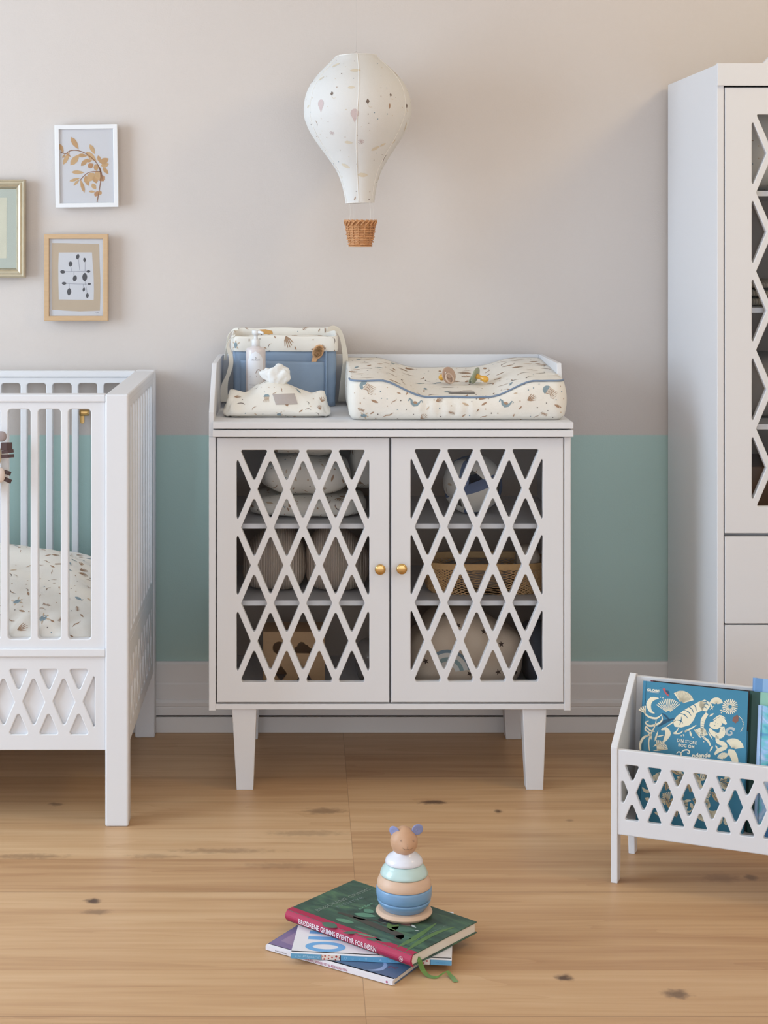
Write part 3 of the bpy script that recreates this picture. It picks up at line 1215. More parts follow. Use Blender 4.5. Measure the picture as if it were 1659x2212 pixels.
for z1, z0 in ((wz(1159), wz(1347)), (wz(1350.5), .125)):
    bm = boxm(dx0, 2 * dx1 + .003 - dx0, WF - .0005, WF + .02, z0, z1, .0016)
    dr = obj('drawer', bm, M_WHITE, Wd)
    obj('knob', lathe([(0, 0), (.0052, 0), (.0052, .012), (.0125, .016), (.0133, .019), (.0126, .0222), (0, .0242)], 24,
                      Matrix.Translation((dx1, WF - .0004, (z0 + z1) / 2)) @ Matrix.Rotation(PI / 2, 4, 'X')), M_BRASS, dr, label='small round brass knob')
for x0 in (W0 + .01, W1 - .06):
    for y0 in (WF + .03, WB - .06):
        obj('leg', taper_leg(x0, x0 + .05, y0, y0 + .05, .10, x0 + .006, x0 + .044, y0 + .006, y0 + .044), M_WHITE, Wd)
wsz = [fz(412, wsh), fz(664.5, wsh), fz(916.5, wsh), fz(1150, wsh)]
M_GREYF = mat('grey_muslin', (186, 178, 168), rough=.95, spec=.1, var=.2, vscale=30, bump=.4, bscale=300)
bm = softbox(W0 + .025, W0 + .40, 4.16, 4.50, wsz[0], wsz[0] + .24, n=3.2, amp=.012, freq=18, seed=4)
scatter(bm, SEA, 120, 8, .014, ok=lambda c, n: n.y < .3 or n.z > .4)
setp(obj('printed_quilt', bm, PRINT), 'printed quilt bunched on the top shelf of the wardrobe', 'quilt')
zc = wsz[1]
wool = stripe_mat('grey_wool', (142, 134, 124), (176, 166, 152), 150, 'X', .5)
for k, (h, lab) in enumerate(((.022, 'bottom'), (.021, 'middle'), (.02, 'top'))):
    bm = softbox(W0 + .03, W0 + .38, 4.15, 4.46, zc + .0005, zc + h, n=4.5, seg=(16, 12, 6), amp=.003, freq=20, seed=k + 20)
    setp(obj('folded_jumper', bm, wool), {'bottom': 'grey knitted jumper lying flat on the wardrobe shelf, lowest of the folded stack',
                                          'middle': 'grey knitted jumper folded between two others in the wardrobe, middle of the stack',
                                          'top': 'grey knitted jumper on top of the folded stack behind the wardrobe lattice'}[lab], 'jumper', 'folded jumpers in the wardrobe')
    zc += h
bm = softbox(W0 + .022, W0 + .30, 4.2, 4.5, wsz[2], wsz[2] + .16, n=5, amp=.004, seed=9)
setp(obj('storage_basket', bm, mat('grey_felt', (150, 142, 136), rough=.95, bump=.4, bscale=300)), 'grey felt storage basket on the third wardrobe shelf', 'basket')
bm = boxm(W0 + .022, W0 + .36, 4.24, 4.5, wsz[3], wsz[3] + .14, .004)
setp(obj('wooden_crate', bm, mat('brown_wood', (120, 86, 60), rough=.6, var=.25, vscale=6, stretch=(1, 1, 14))), 'brown wooden crate at the foot of the wardrobe lattice door', 'crate')

# ------------------------------------------------------------------ book rack, turned on the floor
BO = Vector(((1319 - VX) / 1018, 3.536, 0))
RA = -math.atan2(.387, .922)
Bk = thing('book_rack', 'low white wooden book rack with lattice front standing at lower right', 'book rack', BO, RA)
BM = Matrix.Translation(BO) @ Matrix.Rotation(RA, 4, 'Z')
BL, BD = .56, .215
tp = .0145
prof = [(0, 0), (.030, 0), (.034, .098), (.174, .098), (.182, 0), (.208, 0), (BD, .394), (.198, .3985), (.190, .394), (0, .2885)]
for x0 in (0, BL - tp):
    obj('end_panel', prism(prof, 'X', x0, x0 + tp, .0015), M_WHITE, Bk, world=False)
hs = lattice_holes(tp + .0075, BL - tp - .0075, .1366, .2535, .0448, .1951, .0237, .0586, .0082, .0032)
obj('front_panel', move(panel(rect(tp, BL - tp, .1035, .2838, .001), hs, .012, .0018), (0, .002, 0)), M_WHITE, Bk, world=False)
bp_ = prism([(.170, .105), (.182, .105), (.211, .392), (.199, .392)], 'X', tp, BL - tp, .0012)
obj('back_panel', bp_, M_WHITE, Bk, world=False)
obj('bottom_panel', boxm(tp, BL - tp, .014, .172, .1035, .115), M_WHITE, Bk, world=False)

# ------------------------------------------------------------------ things on the changing tray
# printed changing mat with raised sides
mx0, mx1, my0, my1 = .1165, .6475, 4.136, 4.568
def mat_h(u, v):
    def ss(a, b, x):
        t = max(0, min(1, (x - a) / (b - a)))
        return t * t * (3 - 2 * t)
    side = 1 - ss(.14, .36, u) + ss(.64, .87, u)
    lo = .058 + .040 * v
    hi = .0985 + .026 * v
    return lo + (hi - lo) * max(0, min(1, side))
def mat_fn(u, v, w):
    a, b = (mx1 - mx0) / 2, (my1 - my0) / 2
    x, y = rr((2 * u - 1) * a, (2 * v - 1) * b, a, b, .022)
    h = mat_h(u, v)
    bulge = .010 * math.sin(PI * w) ** .8
    n = Vector((x / a, y / b))
    x += bulge * (abs(n.x) ** 12) * (1 if n.x > 0 else -.35) * (1 - .8 * v if n.x > 0 else 1)
    y += bulge * (abs(n.y) ** 12) * (1 if n.y > 0 else -1) * (1 if n.y < 0 else .1)
    X, Y = (mx0 + mx1) / 2 + x, (my0 + my1) / 2 + y
    edge = 1.0
    if w == 0:
        # the underside turns up a little at the rim
        d = max(abs(n.x), abs(n.y))
        return Vector((X - .006 * n.x * (d > .97), Y - .006 * n.y * (d > .97), ZT + .0006))
    z = ZT + h * w + (.0016 * noise.noise(Vector((X * 20, Y * 20, 3))) if w == 1 else 0)
    # gathered fabric on the front
    if n.y < -.99 and 0 < w < 1:
        Y += .0022 * math.sin(X * 190 + 2 * noise.noise(Vector((X * 30, w * 3, 0)))) * math.sin(PI * w) * (1 if .3 < u < .6 else .15)
    return Vector((X, Y, z))
bm = boxgrid(64, 40, 8, mat_fn)
FY = my0 - .01
ex = []
for px, py, kind, size, rot in ((793, 836, 'jelly', .040, -.55), (1188, 846, 'jelly', .038, -.6), (898, 870, 'horse', .036, 0), (1094, 872, 'horse', .036, 0), (809, 867, 'leaf', .02, -.4), (851, 867, 'twig', .018, .5),
                                (950, 862, 'coral', .018, .4), (1006, 873, 'leaf', .02, -.4), (1046, 872, 'leaf', .016, .5), (1148, 860, 'coral', .022, .5), (780, 886, 'fern', .018, -.4), (976, 893, 'fern', .018, -.4),
                                (1175, 896, 'fern', .018, -.4), (838, 899, 'twig', .030, .25), (924, 882, 'leaf', .012, .9), (804, 893, 'leaf', .012, .6), (915, 903, 'coral', .02, .9), (1206, 878, 'leaf', .022, -.45),
                                (1124, 881, 'leaf', .012, .9), (1110, 899, 'leaf', .01, 1.2), (1160, 905, 'twig', .018, .5), (1002, 899, 'leaf', .012, .6), (787, 903, 'turtle', .026, -.2), (1045, 902, 'twig', .02, .2)):
    ex.append((P(px, py, FY), kind, size, rot))
scatter(bm, [('dot', .0032, 7), ('leaf', .010, .6)], 60, 31, .013, ok=lambda c, n: n.y < -.7, extra=ex)
scatter(bm, [('leaf', .030, 4), ('twig', .034, 3), ('curl', .030, 2), ('fish', .03, 1), ('dot', .004, 4), ('coral', .03, 1)], 130, 32, .019, ok=lambda c, n: n.z > .6)
scatter(bm, SEA, 30, 33, .014, ok=lambda c, n: abs(n.x) > .7)
cm = obj('changing_mat', bm, PRINT)
setp(cm, 'cream changing mat with sea animal print and blue piping on the white tray', 'changing mat')
bvh_mat = BVHTree.FromPolygons([v.co[:] for v in cm.data.vertices], [p.vertices[:] for p in cm.data.polygons])
# piping round the top edge
pp = []
for u, v in [(0, .10 - .02 * i) for i in range(5)] + [(i / 90, 0) for i in range(91)] + [(1, .02 * i) for i in range(1, 3)]:
    q = mat_fn(u, v, 1.0)
    c = Vector(((mx0 + mx1) / 2, (my0 + my1) / 2, q.z))
    pp.append(q + (q - c).normalized() * .0014)
bm = bmesh.new()
tube(bm, pp, .0024, 8)
obj('piping', bm, mat('blue_piping', (122, 140, 164), rough=.8, bump=.2, bscale=1500), cm, label='grey blue piping cord')
def drop(x, y):
    h = bvh_mat.ray_cast(Vector((x, y, 1.3)), Vector((0, 0, -1)))
    return h[0], h[1]
bm = bmesh.new()
l0 = P(969, 845, 4.19)
gv = [[None] * 9 for _ in range(4)]
for i in range(9):
    for j in range(4):
        p, nn = drop(P(969 + i * 7, 0, 4.19).x, 4.176 + j * .0085)
        gv[j][i] = bm.verts.new(p + nn * .0012)
for j in range(3):
    for i in range(8):
        bm.faces.new([gv[j][i], gv[j][i + 1], gv[j + 1][i + 1], gv[j + 1][i]])
bmesh.ops.solidify(bm, geom=list(bm.faces), thickness=.0008)
obj('fabric_label', bm, mat('grey_label', (176, 170, 166), rough=.9), cm, label='small grey woven label')

# two pacifiers on the mat
def pacifier(name, x, y, rz, tilt, roll, mshield, label, flip):
    p, nn = drop(x, y)
    R_ = .0225
    th = thing(name, label, 'pacifier', p)
    # local: shield disc in the XZ plane, handle on -Y, teat on +Y
    M = Matrix.Translation(p + Vector((0, 0, R_ * math.cos(tilt) * .985 + .0022))) @ Matrix.Rotation(rz, 4, 'Z') @ Matrix.Rotation(tilt, 4, 'X') @ Matrix.Rotation(roll, 4, 'Y')
    RX = Matrix.Rotation(PI / 2, 4, 'X')
    prof = [(0, -.0016), (R_ * .8, -.0004), (R_ * .96, .0012), (R_, .0028), (R_ * .965, .0042), (R_ * .8, .0030), (0, .0018)]
    obj('shield', lathe(prof, 40, M @ RX), mshield, th)
    bm = bmesh.new()
    for sx in (-.0118, .0118):
        t = lathe([(0, 0), (.0024, 0), (.0022, .0006), (0, .0008)], 12, M @ Matrix.Translation((sx, -.0022, .002)) @ RX)
        add(bm, t)
    obj('vent_hole', bm, mat('dark_hole', (50, 44, 40), rough=.8) if flip else mat('white_hole', (235, 230, 224), rough=.6), th)
    obj('knob', lathe([(0, 0), (.0088, 0), (.0088, .0036), (.0074, .0052), (0, .0056)], 28, M @ Matrix.Translation((0, -.001, 0)) @ RX), mshield, th)
    bm = bmesh.new()
    ring = [M @ Vector((.0128 * math.sin(a), -.0062 - .0065 * (1 - math.cos(a)) * .5, -.0098 + .0128 * math.cos(a))) for a in [2 * PI * k / 36 for k in range(36)]]
    tube(bm, ring, .0021, 8, closed=True)
    obj('handle_ring', bm, mat('ring_' + name + ('_b' if flip else '_a'), (206, 182, 164), rough=.4) if not flip else mshield, th)
    teat = lathe([(0, 0), (.0072, 0), (.0066, .004), (.0054, .010), (.0062, .016), (.0082, .0215), (.0085, .026), (.0066, .031), (.003, .0335), (0, .034)], 24, M @ Matrix.Translation((0, .0008, 0)) @ Matrix.Rotation(-PI / 2, 4, 'X'))
    obj('teat', teat, mat('amber_rubber', (222, 166, 62), rough=.3, spec=.5, coat=.3), th, label='amber rubber teat')
    return th
y_ = 4.30
pacifier('pacifier', P(968, 0, y_).x, y_, .62, -.25, .5, mat('beige_silicone', (186, 158, 140), rough=.42), 'dusty beige pacifier with ring handle facing front on the changing mat', False)
pacifier('pacifier', P(1029, 0, y_).x, y_, -2.05, -.30, .2, mat('sage_silicone', (150, 156, 132), rough=.42), 'sage green pacifier showing its amber teat on the changing mat', True)

# diaper caddy standing against the tray's back rim
cd = thing('diaper_caddy', 'blue fabric caddy with printed rim and white straps on the left of the tray', 'caddy', (-.05, 4.52, ZT))
ca0, ca1, cb0, cb1 = -.1885, .0885, 4.468, 4.577
def ring_pt(u, v, k=1.0, ins=0.0):
    a, b = (ca1 - ca0) / 2 - ins, (cb1 - cb0) / 2 - ins
    x, y = rr((2 * u - 1) * a, (2 * v - 1) * b, a, b, .018)
    return (ca0 + ca1) / 2 + x * k, (cb0 + cb1) / 2 + y
M_BLUE = mat('blue_canvas', (142, 160, 182), rough=.92, spec=.1, bump=.3, bscale=900, var=.06, vscale=30)
def cad(u, v, w):
    k = .985 + .02 * w
    x, y = ring_pt(u, v, k)
    if v == 0 or v == 1 or u == 0 or u == 1:
        x += .002 * noise.noise(Vector((x * 25, y * 25, w * 6)))
        y += .0025 * noise.noise(Vector((x * 22 + 7, y * 25, w * 6)))
    return Vector((x, y, ZT + .0005 + .152 * w))
obj('body', boxgrid(28, 12, 10, cad), M_BLUE, cd)
# turned-down printed cuff
N = 96
prof = [(-.003, 1.0635), (-.0045, 1.07), (-.0045, 1.098), (-.003, 1.1035), (.001, 1.105), (.004, 1.1025), (.005, 1.09), (.005, 1.07)]
bm = bmesh.new()
rows = []
for i in range(N):
    t = i / N * 4
    s, f = int(t), t - int(t)
    u, v = ((f, 0), (1, f), (1 - f, 1), (0, 1 - f))[s]
    row = []
    for ins, z in prof:
        x, y = ring_pt(u, v, 1.005, ins)
        wv = .004 * noise.noise(Vector((x * 18, y * 18, 2))) * (z - 1.06) / .045
        row.append(bm.verts.new((x, y, z + wv + .016 * v * (z - 1.06) / .045)))
    rows.append(row)
for i in range(N):
    A, B = rows[i], rows[(i + 1) % N]
    for k in range(len(prof) - 1):
        f = bm.faces.new([A[k], B[k], B[k + 1], A[k + 1]])
        f.smooth = True
bmesh.ops.recalc_face_normals(bm, faces=bm.faces)
ex = [(P(622, 738, 4.462), 'coral', .030, -1.2), (P(507, 745, 4.46), 'turtle', .026, 1.5), (P(583, 746, 4.462), 'curl', .014, 1), (P(722, 735, 4.462), 'curl', .018, -1.2)]
scatter(bm, SEA, 44, 41, .012, ok=lambda c, n: n.y < -.2 or n.z > .3 or abs(n.x) > .5, extra=ex)
obj('cuff', bm, PRINT, cd, label='printed cream cuff')
# contents: folded printed cloths
bm = softbox(ca0 + .008, ca1 - .008, cb0 + .008, cb1 - .008, 1.068, 1.101, n=3, seg=(26, 12, 6), amp=.010, freq=26, seed=2)
scatter(bm, SEA, 40, 43, .012, ok=lambda c, n: n.z > .2)
lining = obj('lining', bm, PRINT, cd, label='printed cloth lining')
pk0, pk1 = P(577, 0, 4.462).x, P(703, 0, 4.462).x
bm = boxgrid(20, 2, 14, lambda u, v, w: Vector((-.168 + u * (pk1 + .168), 4.4505 + .004 * v + .012 * (1 - min(1, 6 * min(u, 1 - u)) ) - .002 * math.sin(PI * u) * w, ZT + .004 + w * (.1215 - .005 * u))))
obj('front_pocket', bm, M_BLUE, cd, label='blue front pocket')
bm = boxgrid(2, 2, 14, lambda u, v, w: Vector((P(703, 0, 4.46).x + u * .004, 4.4585 + .007 * v, ZT + .004 + w * .146)))
obj('pocket_seam', bm, M_BLUE, cd)
M_STRAP = mat('cream_webbing', (226, 220, 208), rough=.9, spec=.1, bump=.3, bscale=1200)
def strap(pts, y0, y1):
    bm = bmesh.new()
    m = len(pts)
    P3, SD = [], []
    for i, (px, py, w, ang) in enumerate(pts):
        y = y0 + (y1 - y0) * i / (m - 1)
        P3.append(P(px, py, y))
        SD.append(Vector((math.cos(ang), .35, math.sin(ang))).normalized() * w / 2 * y / F)
    P3, SD = smooth_pts(P3, 5), smooth_pts(SD, 5)
    ribbon(bm, P3, SD, .0014)
    for f in bm.faces:
        f.smooth = False
    obj('strap', bm, M_STRAP, cd, label='cream webbing strap')
strap([(515, 711, 6, 1.4), (505, 712, 6, 1.2), (495, 722, 5, .6), (491, 742, 5, .15), (489, 760, 6, .1), (486, 778, 7, .3)], 4.475, 4.50)
strap([(508, 724, 5, 1.3), (498, 732, 6, .6), (492, 748, 7, .2), (498, 768, 9, .0), (499, 786, 10, -.2), (494, 806, 12, .4), (486, 826, 15, .35), (483, 850, 18, .1), (486, 868, 18, 0)], 4.468, 4.452)
strap([(706, 713, 12, 1.3), (718, 709, 13, 1.2), (730, 713, 11, .5), (738, 728, 10, .2), (743, 750, 11, .05), (746, 780, 13, 0), (743, 815, 15, 0), (740, 850, 17, 0), (738, 867, 17, 0)], 4.46, 4.53)
# wooden brush in the pocket and another behind the rim
def brush(label, c, rz, facing, hl, y):
    th = thing('baby_hair_brush', label, 'brush', c)
    M = Matrix.Translation(c) @ Matrix.Rotation(rz, 4, 'Y')
    M_BW = mat('brush_beech', (208, 162, 118), rough=.5, var=.12, vscale=40, stretch=(1, 1, 6))
    out = ell(0, 0, .0146, .0205, n=28)
    bm = prism(out, 'Y', -.0045, .0045, .0018)
    add(bm, prism([(-.0085, -.012), (.0085, -.012), (.0065, -.028), (.0055, -.028 - hl), (-.0055, -.028 - hl), (-.0065, -.028)], 'Y', -.0038, .0038, .002))
    obj('head', move(bm, M), M_BW, th)
    bm = bmesh.new()
    R = random.Random(5)
    for k in range(210):
        a, r = R.uniform(0, 2 * PI), R.uniform(0, 1) ** .5
        x, z = .0110 * r * math.cos(a), .0165 * r * math.sin(a)
        p0 = Vector((x, -.004, z))
        p1 = p0 + Vector((R.uniform(-.0012, .0012), -.0052, R.uniform(-.0012, .0012)))
        tube(bm, [M @ p0, M @ p1], .0006, 4)
    obj('bristles', bm, mat('goat_bristles', (158, 120, 74), rough=.7, var=.35, vscale=600), th, label='tan goat hair bristles')
brush('wooden baby brush with tan bristles tucked in the blue caddy pocket', P(687, 760, 4.461), .42, -1, .006, 4.45)
lb = thing('wooden_comb', 'small orange brown wooden comb lying in the caddy behind the printed rim', 'comb', P(574, 715, 4.50))
bm = prism(round_poly([(P(560, 0, 4.5).x, P(0, 722, 4.5).z), (P(590, 0, 4.5).x, P(0, 722, 4.5).z), (P(588, 0, 4.5).x, P(0, 715, 4.5).z), (P(574, 0, 4.5).x, P(0, 711.5, 4.5).z), (P(561, 0, 4.5).x, P(0, 712, 4.5).z)], .002), 'Y', 4.496, 4.504, .001)
obj('comb_body', bm, mat('amber_wood', (206, 156, 88), rough=.5, var=.12, vscale=40), lb)

# pump bottle
by_ = 4.40
bc = P(552.5, 0, by_); bc.z = ZT
bt = thing('pump_bottle', 'white lotion pump bottle with mushroom label in front of the blue caddy', 'bottle', bc)
MB_ = Matrix.Translation(bc)
rb = 21.3 * by_ / F
zt_ = P(0, 751, by_).z - ZT
obj('bottle_body', lathe([(0, .0004), (rb * .94, .0004), (rb, .004), (rb, zt_ - .010), (rb * .96, zt_ - .003), (rb * .84, zt_), (rb * .45, zt_ + .0025), (rb * .42, zt_ + .005), (0, zt_ + .005)], 48, MB_),
    mat('milky_plastic', (216, 206, 204), rough=.3, spec=.5, coat=.2), bt)
bm = lathe([(0, 0), (.0108, 0), (.0108, .016), (.009, .019), (.0052, .020), (.0052, .030), (.0098, .031), (.0102, .040), (.0088, .0425), (0, .043)], 32, MB_ @ Matrix.Translation((0, 0, zt_ + .0035)))
t = bmesh.new()
tube(t, [bc + Vector((0, 0, zt_ + .0405)), bc + Vector((.012, -.008, zt_ + .0412)), bc + Vector((.0185, -.0125, zt_ + .0395)), bc + Vector((.020, -.0135, zt_ + .0355))], [.0048, .0042, .0036, .003], 10)
add(bm, t)
obj('pump', bm, mat('frosted_white', (228, 226, 224), rough=.35, spec=.5), bt)
def on_cyl(x, z, lift):
    a = x / rb
    return Vector((bc.x + (rb + lift) * math.sin(a), bc.y - (rb + lift) * math.cos(a), ZT + z))
bm = bmesh.new()
zl = P(0, 757, by_).z - ZT
cols = []
for i in range(25):
    x = -.0215 + i * .043 / 24
    top = zl - .004 - .020 * abs(x / .0215) ** 2.6 + (.003 * max(0, 1 - abs(x) / .007))
    cols.append((bm.verts.new(on_cyl(x, .012, .0003)), bm.verts.new(on_cyl(x, top, .0003))))
for A, B in zip(cols, cols[1:]):
    f = bm.faces.new([A[0], B[0], B[1], A[1]])
    f.smooth = True
def paint(polys, mi):
    for poly in polys:
        V = [bm.verts.new(on_cyl(q[0], q[1], .0006)) for q in poly]
        f = bm.faces.new(V)
        f.material_index = mi
zz = lambda py: P(0, py, by_).z - ZT
xx = lambda px: (px - 552.5) * by_ / F
paint([[Vector((xx(559) + .0075 * math.cos(a) * (1 if math.sin(a) < .5 else .95), zz(805) + .0112 * math.sin(a))) for a in [PI * k / 12 for k in range(13)]]], 1)
paint([[Vector((xx(x), zz(y))) for x, y in ((553.5, 809.5), (565, 809.5), (564, 812), (554.5, 812))]], 1)
paint([[Vector((xx(x), zz(y))) for x, y in ((540, 811.2), (566, 811.6), (565, 813.6), (541, 813))]], 2)
for y, x0, x1, h in ((829, 539, 566, 1.6), (833.5, 540, 562, 1.1)):
    paint([[Vector((xx(a), zz(b))) for a, b in ((x0 + k * 2.7, y), (x0 + k * 2.7 + 2, y), (x0 + k * 2.7 + 2, y + h), (x0 + k * 2.7, y + h))] for k in range(int((x1 - x0) / 2.7))], 3)
tx = text_bm('Lille Kanin', .0042, .0235, .00001, align='CENTER')
vm = {}
for v in tx.verts:
    vm[v] = bm.verts.new(on_cyl(v.co.x, zz(777.5) + v.co.y, .0006))
for f in tx.faces:
    try:
        g_ = bm.faces.new([vm[v] for v in f.verts])
        g_.material_index = 3
    except ValueError:
        pass
tx.free()
paint([[Vector((xx(x), zz(y))) for x, y in ((551.5, 771), (553.5, 769.5), (555, 772.5), (553, 773))]], 3)
bmesh.ops.recalc_face_normals(bm, faces=bm.faces)
obj('printed_label', bm, [mat('label_white', (232, 232, 236), rough=.5), mat('label_taupe', (162, 144, 138), rough=.6, var=.15, vscale=300), mat('label_plum', (150, 124, 138), rough=.6), mat('label_grey', (176, 174, 174), rough=.6)], bt)

# wipes pouch
qx0, qx1, qy0, qy1 = -.1975, .0635, 4.196, 4.345
def pouch(u, v, w):
    a, b = (qx1 - qx0) / 2, (qy1 - qy0) / 2
    x, y = rr((2 * u - 1) * a, (2 * v - 1) * b, a, b, .03)
    X, Y = (qx0 + qx1) / 2 + x, (qy0 + qy1) / 2 + y
    def bump(c, s): return math.exp(-((u - c) / s) ** 2)
    ridge = .050 + .037 * bump(.47, .26) + .010 * bump(.06, .08) + .008 * bump(.93, .07) - .005 * bump(.20, .07)
    prof = math.sin(PI * min(1, max(0, .10 + .80 * v))) ** .75
    endf = min(1, (min(u, 1 - u)) / .05 + .45)
    h = max(.012, ridge * prof * endf)
    h += .004 * noise.noise(Vector((X * 30, Y * 30, 1))) + .003 * math.sin(X * 90 + Y * 60) * bump(.25, .12)
    side = math.sin(PI * w)
    X += .006 * side * (2 * u - 1) * (1 if u in (0, 1) else 0)
    Y += -.008 * side * (1 if v == 0 else 0)
    if w == 0:
        d = max(abs(2 * u - 1), abs(2 * v - 1))
        up = .010 * max(0, (d - .9) / .1) * (1 if u < .2 or u > .85 else .5)
        return Vector((X, Y, ZT + .0006 + up))
    return Vector((X, Y, ZT + .0006 + h * w))
bm = boxgrid(56, 30, 7, pouch)
ex = [(P(576, 862, 4.21), 'jelly', .026, -1.57), (P(646, 842, 4.25), 'fish', .028, -1.0), (P(604, 896, 4.19), 'turtle', .02, 0), (P(549, 882, 4.19), 'curl', .014, .8), (P(520, 870, 4.2), 'curl', .022, 0), (P(698, 858, 4.22), 'coral', .022, 1.4), (P(650, 888, 4.19), 'leaf', .012, .6)]
scatter(bm, [('dot', .003, 8), ('leaf', .011, 2), ('curl', .014, 3), ('coral', .014, 2), ('twig', .014, 1)], 95, 51, .0125, ok=lambda c, n: n.y < .5, extra=ex)
po = obj('wipes_pouch', bm, PRINT)
setp(po, 'cream wipes pouch with sea animal print and grey label at the tray front', 'pouch')
bvp = BVHTree.FromPolygons([v.co[:] for v in po.data.vertices], [p.vertices[:] for p in po.data.polygons])
def proj(px, py, lift=.0012):
    d = (P(px, py, 4.0) - Vector((0, 0, CZ))).normalized()
    loc, nn, idx, dist = bvp.ray_cast(Vector((0, 0, CZ)), d)
    return loc + nn * lift
bm = bmesh.new()
g_ = []
for j in range(5):
    row = []
    for i in range(7):
        px = (589 + 7 * j / 4) + (47 + 0 * j) * i / 6
        py = 852 + (22.5) * j / 4 - 1.5 * i / 6
        row.append(bm.verts.new(proj(px, py)))
    g_.append(row)
for j in range(4):
    for i in range(6):
        bm.faces.new([g_[j][i], g_[j][i + 1], g_[j + 1][i + 1], g_[j + 1][i]])
bmesh.ops.recalc_face_normals(bm, faces=bm.faces)
bmesh.ops.solidify(bm, geom=list(bm.faces), thickness=-.0007)
obj('fabric_label', bm, mat('taupe_label', (182, 172, 168), rough=.9, bump=.2, bscale=800), po, label='grey woven label')
wc = P(597, 814, 4.268)
def wipe(u, v, w):
    d = Vector((2 * u - 1, 2 * v - 1, 2 * w - 1))
    d.normalize()
    p = Vector((d.x * .037, d.y * .021, d.z * .031))
    n1 = noise.noise(p * 52 + Vector((4, 1, 2)))
    n2 = noise.noise(p * 120)
    p *= 1 + .30 * n1 + .13 * n2
    if p.z < 0:
        p.x *= 1 + .3 * p.z / .031
    return wc + p
obj_w = obj('wet_wipe', boxgrid(18, 14, 16, wipe), mat('white_tissue', (232, 231, 228), rough=.95, spec=.1, bump=.3, bscale=400))
setp(obj_w, 'crumpled white wipe pulled out of the printed pouch', 'wipe')

# ------------------------------------------------------------------ inside the dresser
def pr(name, bm, label, cat, group=None, n=70, seed=1, mind=.013):
    scatter(bm, [(a, b * 1.25, c) for a, b, c in SEA], int(n * 2.4), seed, mind, ok=lambda c, nn: nn.y < .4)
    return setp(obj(name, bm, PRINT), label, cat, group)
z1 = Z_SHELF1
pr('folded_blanket', softbox(-.137, .160, 4.195, 4.46, z1 + .0004, z1 + .054, n=4, amp=.006, freq=18, seed=61, lean=.02), 'printed baby blanket folded flat at the bottom of the pile behind the left door', 'blanket', 'printed blankets in the dresser', 70, 61)
pr('folded_blanket', softbox(-.112, .122, 4.205, 4.45, z1 + .0545, z1 + .150, n=3, amp=.010, freq=15, seed=62), 'puffy printed baby blanket lying on the flat one behind the left door', 'blanket', 'printed blankets in the dresser', 60, 62)
pr('folded_blanket', softbox(-.085, .110, 4.235, 4.46, z1 + .151, z1 + .214, n=3, amp=.008, freq=16, seed=63), 'printed baby blanket topmost of the pile behind the left door', 'blanket', 'printed blankets in the dresser', 40, 63)
bm = softbox(.125, .195, 4.30, 4.50, z1 + .055, z1 + .205, n=3.4, seg=(8, 10, 14), amp=.008, freq=16, seed=64)
pr('sleeping_bag', bm, 'pale printed sleeping bag standing beside the blanket pile in the dresser', 'sleeping bag', None, 20, 64)
rib = stripe_mat('ribbed_knit', (182, 166, 152), (214, 199, 184), 230, 'X', .8)
z2 = Z_SHELF2
for k, (x0, x1, lab, sd) in enumerate(((-.155, .008, 'beige ribbed knit cushion on the left half of the middle shelf', 3), (.005, .168, 'beige ribbed knit cushion near the brass knob on the middle shelf', 8))):
    tp_ = lambda u, v: 1 - .28 * abs(u - (.62 if k == 0 else .38)) / .6
    bm = softbox(x0, x1, 4.20, 4.40, z2 + .0004, z2 + .168, n=3.2, seg=(22, 14, 18), amp=.005, freq=13, seed=sd + 70, top=tp_)
    setp(obj('knitted_cushion', bm, rib), lab, 'cushion', 'knitted cushions in the dresser')
# wooden shape sorter
zb = Z_BASE
sy = 4.285
sx0, sx1 = P(568, 0, sy).x, P(702, 0, sy).x
sz1 = P(0, 1365, sy).z
M_PINE = mat('pale_pine', (200, 160, 118), rough=.55, var=.12, vscale=9, stretch=(1, 1, 8))
so = thing('shape_sorter', 'pale wooden shape sorter box with cut out circle and cloud at bottom left', 'toy box', ((sx0 + sx1) / 2, sy, zb))
def S2(px, py): return Vector((P(px, 0, sy).x, P(0, py, sy).z))
circ = ell(*S2(603, 1400), .0165, .0165, n=28)
cl = [S2(x, y) for x, y in ((637, 1411), (635, 1405), (637, 1399), (642, 1397), (644, 1391), (650, 1387), (656, 1388), (660, 1393), (665, 1394), (668, 1399), (673, 1401), (676, 1407), (674, 1412))][::-1]
dia = [S2(x, y) for x, y in ((607, 1438), (620, 1455), (607, 1474), (594, 1455))][::-1]
tri = [S2(x, y) for x, y in ((655, 1440), (676, 1473), (640, 1473))][::-1]
zbt = zb + .0006
fp = move(panel(rect(sx0, sx1, zbt, sz1, .002), [circ, round_poly(cl, .002), round_poly(dia, .001), round_poly(tri, .001)], .008, .001), (0, sy, 0))
obj('front_panel', fp, M_PINE, so)
dp = .11
for nm, bx_ in (('side_panel', (sx0, sx0 + .008, sy + .008, sy + dp, zbt, sz1)), ('side_panel', (sx1 - .008, sx1, sy + .008, sy + dp, zbt, sz1)), ('top_panel', (sx0 + .008, sx1 - .008, sy + .008, sy + dp, sz1 - .008, sz1)), ('back_panel', (sx0 + .008, sx1 - .008, sy + dp - .008, sy + dp, zbt, sz1 - .008))):
    obj(nm, boxm(*bx_, .0008), M_PINE, so)
# clear bag at the right of the shape sorter
bm = softbox(P(770, 0, 4.26).x, P(838, 0, 4.26).x - .004, 4.25, 4.36, zb + .0004, zb + .115, n=2.4, seg=(12, 12, 12), amp=.007, freq=22, seed=5)
setp(obj('clear_plastic_bag', bm, mat('cloudy_plastic', (150, 142, 138), rough=.18, spec=.6, coat=.4)), 'cloudy clear plastic bag beside the wooden shape sorter', 'bag')
